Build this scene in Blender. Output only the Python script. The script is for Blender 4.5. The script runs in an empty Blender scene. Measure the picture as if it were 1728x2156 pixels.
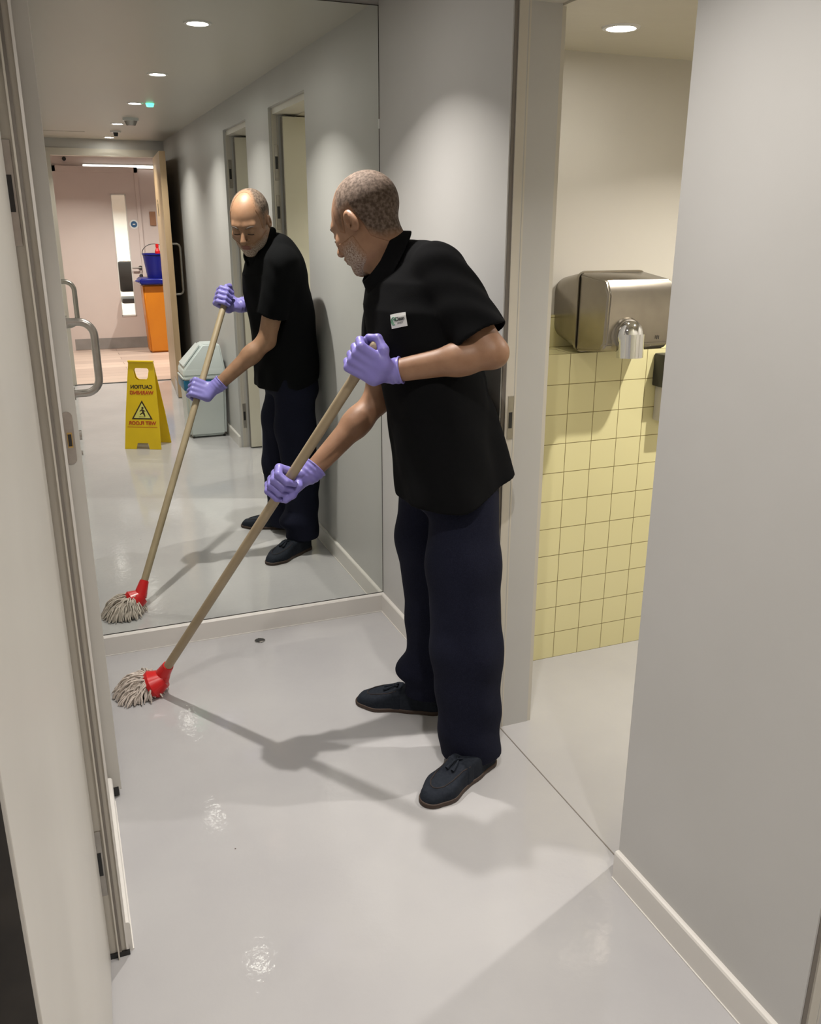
import bpy, bmesh, math, random
import numpy as np
from mathutils import Vector, Matrix

S = bpy.context.scene
COL = S.collection
R = math.radians
random.seed(4)
RNG = np.random.default_rng(7)

# ------------------------------------------------------------------ camera
YAW, PITCH, ROLL, FPX = 0.378960, 0.320437, 0.002308, 1846.19
cy, sy, cp, sp = math.cos(YAW), math.sin(YAW), math.cos(PITCH), math.sin(PITCH)
fw = Vector((sy * cp, cy * cp, -sp)); rt = Vector((cy, -sy, 0)); up = rt.cross(fw)
rt2 = math.cos(ROLL) * rt + math.sin(ROLL) * up
up2 = -math.sin(ROLL) * rt + math.cos(ROLL) * up
cam_d = bpy.data.cameras.new('camera')
cam = bpy.data.objects.new('camera', cam_d); COL.objects.link(cam)
m3 = Matrix((rt2, up2, -fw)).transposed()
cam.matrix_world = Matrix.Translation((0, 0, 1.5)) @ m3.to_4x4()
cam_d.sensor_fit = 'HORIZONTAL'; cam_d.sensor_width = 36.0
cam_d.lens = FPX / 1728.0 * 36.0
cam_d.clip_start = 0.02; cam_d.clip_end = 60
S.camera = cam

# ------------------------------------------------------------------ world, exposure
w = bpy.data.worlds.new('world'); S.world = w; w.use_nodes = True
w.node_tree.nodes['Background'].inputs[0].default_value = (0.9, 0.93, 1.0, 1)
w.node_tree.nodes['Background'].inputs[1].default_value = 0.03
S.view_settings.view_transform = 'Standard'; S.view_settings.look = 'None'
S.view_settings.gamma = 1.0; S.view_settings.use_curve_mapping = False
S.view_settings.exposure = 0.0
S.cycles.use_denoising = True
S.cycles.max_bounces = 10; S.cycles.diffuse_bounces = 6; S.cycles.glossy_bounces = 6
S.cycles.sample_clamp_indirect = 4.0
S.cycles.caustics_reflective = True; S.cycles.caustics_refractive = False
S.cycles.blur_glossy = 0.6

LAMP_W = 10.5        # corridor downlights
LAMP_COL = (1.0, 0.94, 0.875)
CUB_W = 3.6
LOBBY_W = 26.0

# room numbers (metres; camera stands at the origin, 1.5 m up, corridor runs along y)
D = 3.07        # mirror wall
XW = 1.105      # right wall face
XL = -0.012     # left wall face
CEIL = 2.19
YE = -2.80      # end wall of the corridor
O1A, O1B = 1.425, 2.115     # first cubicle opening on the right wall
O2A, O2B = 0.18, 0.868      # second cubicle opening
XI = 1.24       # inner face of the right wall
HEAD = 2.005

# ------------------------------------------------------------------ materials
def mat(name, col, rough=0.6, metal=0.0, spec=0.5, coat=0.0, noise=None, bump=None, emis=None):
    m = bpy.data.materials.new(name); m.use_nodes = True
    nt = m.node_tree; b = nt.nodes['Principled BSDF']
    b.inputs['Base Color'].default_value = (*col, 1)
    b.inputs['Roughness'].default_value = rough
    b.inputs['Metallic'].default_value = metal
    b.inputs['Specular IOR Level'].default_value = spec
    b.inputs['Coat Weight'].default_value = coat
    if emis:
        b.inputs['Emission Color'].default_value = (*emis[0], 1)
        b.inputs['Emission Strength'].default_value = emis[1]
    if noise or bump:
        tc = nt.nodes.new('ShaderNodeTexCoord')
    if noise:                      # (scale, other colour, lo, hi)
        n = nt.nodes.new('ShaderNodeTexNoise'); n.inputs['Scale'].default_value = noise[0]
        n.inputs['Detail'].default_value = 5
        nt.links.new(tc.outputs['Object'], n.inputs['Vector'])
        r = nt.nodes.new('ShaderNodeValToRGB')
        r.color_ramp.elements[0].position = noise[2]; r.color_ramp.elements[1].position = noise[3]
        r.color_ramp.elements[0].color = (*col, 1); r.color_ramp.elements[1].color = (*noise[1], 1)
        nt.links.new(n.outputs['Fac'], r.inputs['Fac'])
        nt.links.new(r.outputs['Color'], b.inputs['Base Color'])
    if bump:                       # (scale, strength, distance)
        n2 = nt.nodes.new('ShaderNodeTexNoise'); n2.inputs['Scale'].default_value = bump[0]
        n2.inputs['Detail'].default_value = 4
        nt.links.new(tc.outputs['Object'], n2.inputs['Vector'])
        bp = nt.nodes.new('ShaderNodeBump'); bp.inputs['Strength'].default_value = bump[1]
        bp.inputs['Distance'].default_value = bump[2]
        nt.links.new(n2.outputs['Fac'], bp.inputs['Height'])
        nt.links.new(bp.outputs['Normal'], b.inputs['Normal'])
    return m

M = {}
M['wall'] = mat('wall_paint', (0.495, 0.492, 0.485), 0.42, spec=0.4, noise=(3, (0.475, 0.472, 0.462), .35, .7), bump=(180, .03, .002))
M['cream'] = mat('cream_wall_paint', (0.53, 0.505, 0.45), 0.5, noise=(3, (0.51, 0.485, 0.43), .3, .7))
M['ceil'] = mat('ceiling_paint', (0.47, 0.45, 0.40), 0.4)
M['gloss_ceil'] = mat('satin_ceiling_paint', (0.56, 0.52, 0.43), 0.22, bump=(6, .12, .01))
M['skirt'] = mat('skirting_gloss', (0.66, 0.64, 0.61), 0.3)
M['lam'] = mat('door_laminate', (0.60, 0.58, 0.54), 0.38, noise=(5, (0.57, 0.55, 0.51), .3, .7))
M['lam_cream'] = mat('cream_door_laminate', (0.62, 0.60, 0.50), 0.4, noise=(4, (0.60, 0.57, 0.47), .3, .7))
M['frame'] = mat('frame_paint', (0.55, 0.52, 0.46), 0.35)
M['softgap'] = mat('grey_recess', (0.20, 0.18, 0.16), 0.8)
M['gap'] = mat('dark_gap', (0.035, 0.032, 0.03), 0.9, noise=(20, (0.05, 0.045, 0.04), .3, .7))
M['mirror'] = mat('mirror_silver', (0.88, 0.91, 0.875), 0.0, 1.0)
M['steel'] = mat('brushed_steel', (0.42, 0.40, 0.37), 0.3, 1.0, noise=(40, (0.36, 0.34, 0.31), .3, .7))
M['dryer'] = mat('dryer_brushed_steel', (0.34, 0.31, 0.26), 0.27, 1.0, noise=(30, (0.31, 0.28, 0.235), .3, .7))
M['chrome'] = mat('chrome', (0.72, 0.73, 0.75), 0.06, 1.0, bump=(30, .02, .001))
M['brass'] = mat('brass', (0.55, 0.38, 0.14), 0.3, 1.0)
M['black'] = mat('black_plastic', (0.015, 0.015, 0.015), 0.4)
M['white'] = mat('white_plastic', (0.70, 0.72, 0.71), 0.35)
M['shade'] = mat('downlight_trim', (0.65, 0.64, 0.62), 0.3)
M['lens'] = mat('lit_lamp_lens', (0.9, 0.9, 0.9), 0.4, emis=((1.0, 0.95, 0.88), 110))
M['green_led'] = mat('green_led', (0.1, 0.5, 0.3), 0.4, emis=((0.1, 1.0, 0.55), 3.0))
M['strip'] = mat('lit_strip', (0.9, 0.9, 0.9), 0.4, emis=((1.0, 0.96, 0.92), 5.0))
M['blue_band'] = mat('blue_plastic_band', (0.01, 0.14, 0.28), 0.35)
M['bin_white'] = mat('bin_white_plastic', (0.60, 0.66, 0.66), 0.3, noise=(6, (0.57, 0.63, 0.63), .3, .7))
M['bin_orange'] = mat('orange_plastic', (0.60, 0.20, 0.008), 0.4, noise=(5, (0.54, 0.17, 0.008), .3, .7))
M['navy'] = mat('navy_blue_plastic', (0.005, 0.008, 0.16), 0.35)
M['red'] = mat('red_plastic', (0.55, 0.008, 0.010), 0.28)
M['yellow'] = mat('sign_yellow', (0.78, 0.54, 0.01), 0.35, noise=(6, (0.70, 0.48, 0.01), .3, .7))
M['print_dark'] = mat('sign_black_print', (0.05, 0.03, 0.01), 0.5)
M['print_red'] = mat('sign_red_print', (0.45, 0.05, 0.01), 0.5)
M['skin'] = mat('skin', (0.285, 0.158, 0.094), 0.5, spec=0.4, noise=(28, (0.235, 0.125, 0.072), .35, .7), bump=(160, .15, .001))
M['skin'].node_tree.nodes['Principled BSDF'].inputs['Subsurface Weight'].default_value = 0.06
M['skin'].node_tree.nodes['Principled BSDF'].inputs['Subsurface Scale'].default_value = 0.01
def hair_mat(name, base, dark, pale, scale, lo, hi, full):
    m = mat(name, dark, 0.8, spec=.25, bump=(400, .3, .0008)); nt = m.node_tree; b = nt.nodes['Principled BSDF']
    tc = nt.nodes.new('ShaderNodeTexCoord')
    n = nt.nodes.new('ShaderNodeTexNoise'); n.inputs['Scale'].default_value = scale; n.inputs['Detail'].default_value = 4
    nt.links.new(tc.outputs['Object'], n.inputs['Vector'])
    r = nt.nodes.new('ShaderNodeValToRGB'); r.color_ramp.elements[0].position = lo; r.color_ramp.elements[1].position = hi
    r.color_ramp.elements[0].color = (*dark, 1); r.color_ramp.elements[1].color = (*pale, 1); nt.links.new(n.outputs['Fac'], r.inputs['Fac'])
    at_ = nt.nodes.new('ShaderNodeAttribute'); at_.attribute_name = 'fade'
    mu = nt.nodes.new('ShaderNodeMath'); mu.operation = 'MULTIPLY'; mu.inputs[1].default_value = full; nt.links.new(at_.outputs['Fac'], mu.inputs[0])
    mx = nt.nodes.new('ShaderNodeMix'); mx.data_type = 'RGBA'; mx.inputs['A'].default_value = (*base, 1)
    nt.links.new(mu.outputs[0], mx.inputs['Factor']); nt.links.new(r.outputs['Color'], mx.inputs['B']); nt.links.new(mx.outputs['Result'], b.inputs['Base Color'])
    return m
SK = (0.26, 0.142, 0.083)
M['hair'] = hair_mat('grey_cropped_hair', SK, (0.050, 0.036, 0.027), (0.15, 0.115, 0.092), 120, .38, .66, .94)
M['beard'] = hair_mat('grey_stubble', SK, (0.15, 0.10, 0.075), (0.42, 0.37, 0.33), 260, .36, .62, .78)
M['brow'] = mat('eyebrow_hair', (0.05, 0.035, 0.028), 0.8)
M['lash'] = mat('dark_lashes', (0.02, 0.012, 0.01), 0.8)
M['lip'] = mat('lips', (0.20, 0.075, 0.06), 0.5)
M['glove'] = mat('violet_nitrile_glove', (0.215, 0.19, 0.52), 0.42, noise=(25, (0.185, 0.16, 0.46), .35, .7), bump=(90, .25, .001))
M['polo'] = mat('black_pique_polo', (0.0042, 0.0044, 0.005), 0.95, spec=0.08, bump=(500, .25, .001))
M['trouser'] = mat('navy_trouser_cloth', (0.0065, 0.0075, 0.017), 0.9, spec=0.12, noise=(300, (0.010, 0.0115, 0.024), .4, .7), bump=(400, .25, .001))
M['suede'] = mat('dark_navy_suede', (0.011, 0.014, 0.021), 0.85, spec=0.15, noise=(120, (0.017, 0.021, 0.029), .35, .7))
M['sole'] = mat('brown_shoe_sole', (0.040, 0.022, 0.014), 0.6)
M['yarn'] = mat('mop_yarn', (0.64, 0.57, 0.51), 0.9, noise=(60, (0.42, 0.37, 0.33), .3, .7))
M['pole'] = mat('mop_handle_beige', (0.36, 0.285, 0.18), 0.5, noise=(12, (0.29, 0.225, 0.14), .3, .7), bump=(80, .1, .001))
M['pink_wall'] = mat('lobby_paint', (0.62, 0.53, 0.50), 0.45, noise=(3, (0.60, 0.51, 0.48), .3, .7))
M['grey_kick'] = mat('grey_skirting_board', (0.28, 0.26, 0.25), 0.4, noise=(8, (0.24, 0.22, 0.21), .3, .7))
M['brown_sq'] = mat('brown_plate', (0.32, 0.16, 0.09), 0.5)
M['blue_sign'] = mat('blue_sign_face', (0.03, 0.10, 0.22), 0.4)
M['patch'] = mat('white_patch', (0.70, 0.71, 0.70), 0.6)
M['patch_green'] = mat('patch_green', (0.04, 0.22, 0.11), 0.6)
M['patch_dark'] = mat('patch_dark_thread', (0.03, 0.035, 0.035), 0.7)
M['patch_grey'] = mat('patch_grey_thread', (0.25, 0.26, 0.26), 0.7)

# wood veneer
def wood(name, c1, c2, axis_scale, rough):
    m = mat(name, c1, rough); nt = m.node_tree; b = nt.nodes['Principled BSDF']
    tc = nt.nodes.new('ShaderNodeTexCoord'); mp = nt.nodes.new('ShaderNodeMapping')
    mp.inputs['Scale'].default_value = axis_scale
    n = nt.nodes.new('ShaderNodeTexNoise'); n.inputs['Scale'].default_value = 3; n.inputs['Detail'].default_value = 7
    r = nt.nodes.new('ShaderNodeValToRGB'); r.color_ramp.elements[0].color = (*c1, 1); r.color_ramp.elements[1].color = (*c2, 1)
    r.color_ramp.elements[0].position = .3; r.color_ramp.elements[1].position = .7
    nt.links.new(tc.outputs['Object'], mp.inputs['Vector']); nt.links.new(mp.outputs['Vector'], n.inputs['Vector'])
    nt.links.new(n.outputs['Fac'], r.inputs['Fac']); nt.links.new(r.outputs['Color'], b.inputs['Base Color'])
    return m
M['oak'] = wood('pale_oak_veneer', (0.50, 0.36, 0.22), (0.40, 0.275, 0.155), (6, 6, .5), 0.4)

# plank floor of the lobby
def plank_mat():
    m = mat('pale_pink_plank_floor', (0.5, 0.4, 0.33), 0.35); nt = m.node_tree; b = nt.nodes['Principled BSDF']
    tc = nt.nodes.new('ShaderNodeTexCoord')
    br = nt.nodes.new('ShaderNodeTexBrick')
    br.inputs['Scale'].default_value = 1.0; br.inputs['Brick Width'].default_value = 1.3; br.inputs['Row Height'].default_value = 0.19
    br.inputs['Mortar Size'].default_value = 0.003; br.inputs['Bias'].default_value = 0
    br.inputs['Color1'].default_value = (0.56, 0.43, 0.36, 1); br.inputs['Color2'].default_value = (0.44, 0.33, 0.28, 1)
    br.inputs['Mortar'].default_value = (0.2, 0.15, 0.12, 1)
    nt.links.new(tc.outputs['Object'], br.inputs['Vector']); nt.links.new(br.outputs['Color'], b.inputs['Base Color'])
    return m
M['plank'] = plank_mat()

# grey resin floor: glossy with mop streaks and scuffs
def floor_mat():
    m = mat('grey_resin_floor', (0.47, 0.465, 0.47), 0.16, spec=0.55); nt = m.node_tree; b = nt.nodes['Principled BSDF']
    tc = nt.nodes.new('ShaderNodeTexCoord')
    n = nt.nodes.new('ShaderNodeTexNoise'); n.inputs['Scale'].default_value = 2.2; n.inputs['Detail'].default_value = 6
    nt.links.new(tc.outputs['Object'], n.inputs['Vector'])
    r = nt.nodes.new('ShaderNodeValToRGB')
    r.color_ramp.elements[0].color = (0.40, 0.395, 0.405, 1); r.color_ramp.elements[1].color = (0.44, 0.435, 0.44, 1)
    r.color_ramp.elements[0].position = .35; r.color_ramp.elements[1].position = .65
    nt.links.new(n.outputs['Fac'], r.inputs['Fac'])
    # tiny dark specks
    v = nt.nodes.new('ShaderNodeTexVoronoi'); v.inputs['Scale'].default_value = 5.0
    nt.links.new(tc.outputs['Object'], v.inputs['Vector'])
    lt = nt.nodes.new('ShaderNodeMath'); lt.operation = 'LESS_THAN'; lt.inputs[1].default_value = 0.012
    nt.links.new(v.outputs['Distance'], lt.inputs[0])
    mx = nt.nodes.new('ShaderNodeMix'); mx.data_type = 'RGBA'
    mx.inputs['B'].default_value = (0.09, 0.08, 0.07, 1)
    nt.links.new(lt.outputs[0], mx.inputs['Factor']); nt.links.new(r.outputs['Color'], mx.inputs['A'])
    nt.links.new(mx.outputs['Result'], b.inputs['Base Color'])
    # streaky roughness
    mp = nt.nodes.new('ShaderNodeMapping'); mp.inputs['Scale'].default_value = (3, 14, 1); mp.inputs['Rotation'].default_value = (0, 0, .5)
    n2 = nt.nodes.new('ShaderNodeTexNoise'); n2.inputs['Scale'].default_value = 3; n2.inputs['Detail'].default_value = 5
    nt.links.new(tc.outputs['Object'], mp.inputs['Vector']); nt.links.new(mp.outputs['Vector'], n2.inputs['Vector'])
    mr = nt.nodes.new('ShaderNodeMapRange'); mr.inputs['To Min'].default_value = 0.03; mr.inputs['To Max'].default_value = 0.09
    nt.links.new(n2.outputs['Fac'], mr.inputs['Value']); nt.links.new(mr.outputs['Result'], b.inputs['Roughness'])
    bp = nt.nodes.new('ShaderNodeBump'); bp.inputs['Strength'].default_value = 0.10; bp.inputs['Distance'].default_value = 0.004
    n3 = nt.nodes.new('ShaderNodeTexNoise'); n3.inputs['Scale'].default_value = 45; n3.inputs['Detail'].default_value = 3
    nt.links.new(tc.outputs['Object'], n3.inputs['Vector'])
    nt.links.new(n3.outputs['Fac'], bp.inputs['Height']); nt.links.new(bp.outputs['Normal'], b.inputs['Normal'])
    return m
M['floor'] = floor_mat()

# square pale yellow tiles, 99.5 mm, grout lines on the given axis pair
def tile_mat():
    m = mat('pale_yellow_tile', (0.72, 0.66, 0.33), 0.22, spec=0.6); nt = m.node_tree; b = nt.nodes['Principled BSDF']
    tc = nt.nodes.new('ShaderNodeTexCoord'); sx = nt.nodes.new('ShaderNodeSeparateXYZ')
    nt.links.new(tc.outputs['Object'], sx.inputs[0])
    outs = []
    for i, (ax, off, per) in enumerate((('X', 1.437, 0.0996), ('Z', 0.0, 0.0995), ('Y', 2.46, 0.0996))):
        s = nt.nodes.new('ShaderNodeMath'); s.operation = 'SUBTRACT'; s.inputs[1].default_value = off - per * 40
        nt.links.new(sx.outputs[ax], s.inputs[0])
        d = nt.nodes.new('ShaderNodeMath'); d.operation = 'DIVIDE'; d.inputs[1].default_value = per; nt.links.new(s.outputs[0], d.inputs[0])
        f = nt.nodes.new('ShaderNodeMath'); f.operation = 'FRACT'; nt.links.new(d.outputs[0], f.inputs[0])
        c = nt.nodes.new('ShaderNodeMath'); c.operation = 'SUBTRACT'; c.inputs[1].default_value = 0.5; nt.links.new(f.outputs[0], c.inputs[0])
        a = nt.nodes.new('ShaderNodeMath'); a.operation = 'ABSOLUTE'; nt.links.new(c.outputs[0], a.inputs[0])
        g = nt.nodes.new('ShaderNodeMath'); g.operation = 'GREATER_THAN'; g.inputs[1].default_value = 0.4875; nt.links.new(a.outputs[0], g.inputs[0])
        # ignore the axis the face looks along
        geo = nt.nodes.new('ShaderNodeNewGeometry'); sn = nt.nodes.new('ShaderNodeSeparateXYZ'); nt.links.new(geo.outputs['Normal'], sn.inputs[0])
        na = nt.nodes.new('ShaderNodeMath'); na.operation = 'ABSOLUTE'; nt.links.new(sn.outputs[ax], na.inputs[0])
        nl = nt.nodes.new('ShaderNodeMath'); nl.operation = 'LESS_THAN'; nl.inputs[1].default_value = 0.7; nt.links.new(na.outputs[0], nl.inputs[0])
        k = nt.nodes.new('ShaderNodeMath'); k.operation = 'MULTIPLY'; nt.links.new(g.outputs[0], k.inputs[0]); nt.links.new(nl.outputs[0], k.inputs[1])
        outs.append(k)
    m1 = nt.nodes.new('ShaderNodeMath'); m1.operation = 'MAXIMUM'; nt.links.new(outs[0].outputs[0], m1.inputs[0]); nt.links.new(outs[1].outputs[0], m1.inputs[1])
    m2 = nt.nodes.new('ShaderNodeMath'); m2.operation = 'MAXIMUM'; nt.links.new(m1.outputs[0], m2.inputs[0]); nt.links.new(outs[2].outputs[0], m2.inputs[1])
    mx = nt.nodes.new('ShaderNodeMix'); mx.data_type = 'RGBA'
    mx.inputs['A'].default_value = (0.70, 0.65, 0.36, 1); mx.inputs['B'].default_value = (0.22, 0.18, 0.07, 1)
    nt.links.new(m2.outputs[0], mx.inputs['Factor']); nt.links.new(mx.outputs['Result'], b.inputs['Base Color'])
    bp = nt.nodes.new('ShaderNodeBump'); bp.invert = True; bp.inputs['Strength'].default_value = 0.5; bp.inputs['Distance'].default_value = 0.002
    nt.links.new(m2.outputs[0], bp.inputs['Height']); nt.links.new(bp.outputs['Normal'], b.inputs['Normal'])
    return m
M['tile'] = tile_mat()
gm = bpy.data.materials.new('clear_glass'); gm.use_nodes = True
gb = gm.node_tree.nodes['Principled BSDF']; gb.inputs['Base Color'].default_value = (0.95, 0.98, 0.97, 1)
gb.inputs['Roughness'].default_value = 0.0; gb.inputs['Transmission Weight'].default_value = 1.0; gb.inputs['IOR'].default_value = 1.05
M['glass'] = gm

# ------------------------------------------------------------------ mesh helpers
def link_mesh(name, verts, faces, m, parent=None, smooth=False, inv=None):
    me = bpy.data.meshes.new(name); me.from_pydata([tuple(v) for v in verts], [], [tuple(f) for f in faces]); me.update()
    if smooth: me.shade_smooth()
    if m: me.materials.append(m)
    o = bpy.data.objects.new(name, me); COL.objects.link(o)
    if parent: attach(o, parent)
    return o

def attach(o, parent):
    o.parent = parent
    o.matrix_parent_inverse = PINV.get(parent.name, Matrix.Identity(4))
PINV = {}

def tag(o, label=None, cat=None, group=None, kind=None):
    if label: o['label'] = label
    if cat: o['category'] = cat
    if group: o['group'] = group
    if kind: o['kind'] = kind
    return o

def thing(name, label, cat, loc=(0, 0, 0), group=None, kind=None):
    o = bpy.data.objects.new(name, None); COL.objects.link(o); o.location = loc
    o.empty_display_size = 0.05
    PINV[o.name] = Matrix.Translation(loc).inverted()
    return tag(o, label, cat, group, kind)

class MB:
    """collects shapes (world coordinates) that become one mesh"""
    def __init__(s): s.bm = bmesh.new()
    def box(s, x0, x1, y0, y1, z0, z1, bev=0.0, mtx=None, seg=2):
        b = bmesh.new(); bmesh.ops.create_cube(b, size=1)
        for v in b.verts:
            v.co = Vector(((x0 + x1) / 2 + v.co.x * (x1 - x0), (y0 + y1) / 2 + v.co.y * (y1 - y0), (z0 + z1) / 2 + v.co.z * (z1 - z0)))
        if bev: bmesh.ops.bevel(b, geom=b.edges[:], offset=bev, segments=seg, affect='EDGES', profile=0.6)
        s._merge(b, mtx); return s
    def cyl(s, p0, p1, r0, r1=None, n=24, mtx=None, cap=True):
        r1 = r0 if r1 is None else r1
        p0, p1 = Vector(p0), Vector(p1); d = p1 - p0
        b = bmesh.new(); bmesh.ops.create_cone(b, cap_ends=cap, cap_tris=False, segments=n, radius1=r0, radius2=r1, depth=d.length)
        q = d.to_track_quat('Z', 'Y').to_matrix().to_4x4(); q.translation = (p0 + p1) / 2
        bmesh.ops.transform(b, matrix=q, verts=b.verts); s._merge(b, mtx); return s
    def sph(s, c, r, mtx=None, u=24, v=14, sc=(1, 1, 1)):
        b = bmesh.new(); bmesh.ops.create_uvsphere(b, u_segments=u, v_segments=v, radius=r)
        for w_ in b.verts: w_.co = Vector((w_.co.x * sc[0] + c[0], w_.co.y * sc[1] + c[1], w_.co.z * sc[2] + c[2]))
        s._merge(b, mtx); return s
    def tube(s, pts, r, n=10, mtx=None, closed=False):
        pts = [Vector(p) for p in pts]; b = bmesh.new(); rings = []
        rr = r if isinstance(r, (list, tuple)) else [r] * len(pts)
        prev = None
        for i, p in enumerate(pts):
            a = pts[max(i - 1, 0)]; c = pts[min(i + 1, len(pts) - 1)]; t = (c - a).normalized()
            if prev is None: u = t.orthogonal().normalized()
            else: u = (prev - t * prev.dot(t)).normalized()
            prev = u; v = t.cross(u)
            rings.append([b.verts.new(p + (u * math.cos(2 * math.pi * k / n) + v * math.sin(2 * math.pi * k / n)) * rr[i]) for k in range(n)])
        for i in range(len(rings) - 1):
            for k in range(n):
                b.faces.new((rings[i][k], rings[i][(k + 1) % n], rings[i + 1][(k + 1) % n], rings[i + 1][k]))
        b.faces.new(rings[0][::-1]); b.faces.new(rings[-1])
        s._merge(b, mtx); return s
    def prism(s, poly, axis, a0, a1, bev=0, mtx=None):
        """poly: 2D points in the plane across axis ('x','y','z')"""
        b = bmesh.new()
        def P(q, a): return {'x': (a, q[0], q[1]), 'y': (q[0], a, q[1]), 'z': (q[0], q[1], a)}[axis]
        lo = [b.verts.new(P(q, a0)) for q in poly]; hi = [b.verts.new(P(q, a1)) for q in poly]
        b.faces.new(lo); b.faces.new(hi[::-1]); n = len(poly)
        for i in range(n): b.faces.new((lo[i], hi[i], hi[(i + 1) % n], lo[(i + 1) % n]))
        bmesh.ops.recalc_face_normals(b, faces=b.faces)
        if bev: bmesh.ops.bevel(b, geom=b.edges[:], offset=bev, segments=2, affect='EDGES')
        s._merge(b, mtx); return s
    def _merge(s, b, mtx):
        if mtx is not None: bmesh.ops.transform(b, matrix=mtx, verts=b.verts)
        bmesh.ops.recalc_face_normals(b, faces=b.faces)
        me = bpy.data.meshes.new('tmp'); b.to_mesh(me); s.bm.from_mesh(me); bpy.data.meshes.remove(me); b.free()
    def build(s, name, m, parent=None, smooth=False):
        me = bpy.data.meshes.new(name); s.bm.to_mesh(me); s.bm.free()
        if smooth:
            me.shade_smooth()
            try: me.set_sharp_from_angle(angle=R(38))
            except Exception: pass
        me.materials.append(m)
        o = bpy.data.objects.new(name, me); COL.objects.link(o)
        if parent: attach(o, parent)
        return o

def struct(name, mb, m, label, cat, smooth=False):
    o = mb.build(name, m, None, smooth); tag(o, label, cat, None, 'structure'); return o

def text_mesh(name, body, size, m, parent, origin, ux, uy, depth=0.0006, bold=0.0, align='CENTER'):
    cu = bpy.data.curves.new(name, 'FONT'); cu.body = body; cu.size = size; cu.extrude = depth; cu.offset = bold
    cu.align_x = align; cu.align_y = 'CENTER'
    t = bpy.data.objects.new(name + '_t', cu); COL.objects.link(t)
    dg = bpy.context.evaluated_depsgraph_get(); me = bpy.data.meshes.new_from_object(t.evaluated_get(dg))
    bpy.data.objects.remove(t); bpy.data.curves.remove(cu)
    ux = Vector(ux).normalized(); uy = Vector(uy).normalized(); uz = ux.cross(uy)
    mt = Matrix((ux, uy, uz)).transposed().to_4x4(); mt.translation = Vector(origin)
    me.transform(mt); me.materials.clear(); me.materials.append(m); me.name = name
    o = bpy.data.objects.new(name, me); COL.objects.link(o)
    if parent: attach(o, parent)
    return o

# ================================================================== THE SETTING
struct('floor', MB().box(-0.6, 3.0, YE, 3.3, -0.04, 0), M['floor'], 'glossy grey resin floor with mop streaks', 'floor')
struct('floor_lobby', MB().box(-1.2, 2.6, -8.0, YE, -0.04, 0.0), M['plank'], 'pale pinkish plank floor beyond the corridor doorway', 'floor')
struct('trim_1', MB().box(0.10, 1.03, YE - 0.02, YE + 0.02, 0, 0.004, .001), M['gap'], 'dark threshold strip between grey floor and plank floor', 'threshold')
struct('trim_2', MB().box(1.1415, 1.1445, O1A + .03, O1B + .03, -0.001, 0.0010), M['softgap'], 'thin dark floor joint across the hand dryer doorway', 'floor joint')
struct('ceiling', MB().box(-0.6, XI - .02, YE - .1, D + .1, CEIL, CEIL + 0.05), M['ceil'], 'plain grey corridor ceiling with recessed downlights', 'ceiling')
struct('ceiling_cubicle', MB().box(XI, 3.0, 0.0, 2.75, 2.0, 2.05), M['gloss_ceil'], 'satin cream ceiling of the hand dryer cubicle', 'ceiling')
struct('ceiling_lobby', MB().box(-1.2, 2.6, -8.0, YE - .1, 2.36, 2.4), M['ceil'], 'ceiling of the lobby beyond the open oak door', 'ceiling')

# walls
struct('wall_back', MB().box(-0.6, 1.3, D + .006, D + .12, 0, CEIL), M['wall'], 'pale grey end wall behind the big mirror', 'wall')
wl = MB().box(XL - .12, XL, 1.615, 2.172, 0, CEIL)
wl.box(XL - .12, XL, 2.925, D + .006, 0, CEIL)
wl.box(XL - .12, XL, 0.62, 1.615, 2.04, CEIL).box(XL - .12, XL, 2.172, 2.925, 2.04, CEIL)
struct('wall_left', wl, M['wall'], 'left corridor wall between the two white doors', 'wall')
struct('wall_left_near', MB().box(-0.6, -0.45, YE, 0.62, 0, CEIL).box(-0.6, -0.112, 0.56, 0.64, 0, CEIL), M['wall'], 'recessed left wall in shadow at the very near side', 'wall')
wr = MB().box(XW, XI, O1B, D + .006, 0, CEIL)
wr.box(XW, XI, O2B, O1A, 0, CEIL).box(XW, XI, YE, O2A, 0, CEIL)
wr.box(XW, XI, O1A, O1B, HEAD + .03, CEIL).box(XW, XI, O2A, O2B, HEAD + .03, CEIL)
struct('wall_right', wr, M['wall'], 'pale grey right corridor wall with two cubicle openings', 'wall')
we = MB().box(-0.6, 0.085, YE - .1, YE, 0, CEIL).box(1.06, 1.26, YE - .1, YE, 0, CEIL).box(0.085, 1.06, YE - .1, YE, 2.11, CEIL + .2)
struct('wall_end', we, M['wall'], 'far end wall of the corridor around the oak doorway', 'wall')
# cubicle 1 walls
struct('wall_cubicle', MB().box(XI, 3.0, 2.62, 2.72, 0, 2.02), M['cream'], 'cream upper wall behind the hand dryer', 'wall')
struct('wall_tiled', MB().box(XI + .002, 2.62, 2.46, 2.618, 0, 1.0945).box(XI + .002, 2.62, 2.612, 2.6199, 1.0945, 1.202), M['tile'], 'boxed-out wall of square pale yellow tiles under the hand dryer', 'wall')
struct('wall_cubicle_side', MB().box(2.62, 2.72, 0.0, 2.62, 0, 2.02), M['cream'], 'cream side wall of the cubicles on the right', 'wall')
struct('wall_cubicle_divider', MB().box(XI, 2.62, 1.20, 1.28, 0, 2.02).box(XI, 2.62, -0.02, 0.06, 0, 2.02), M['cream'], 'cream partition between the two right cubicles', 'wall')

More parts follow.
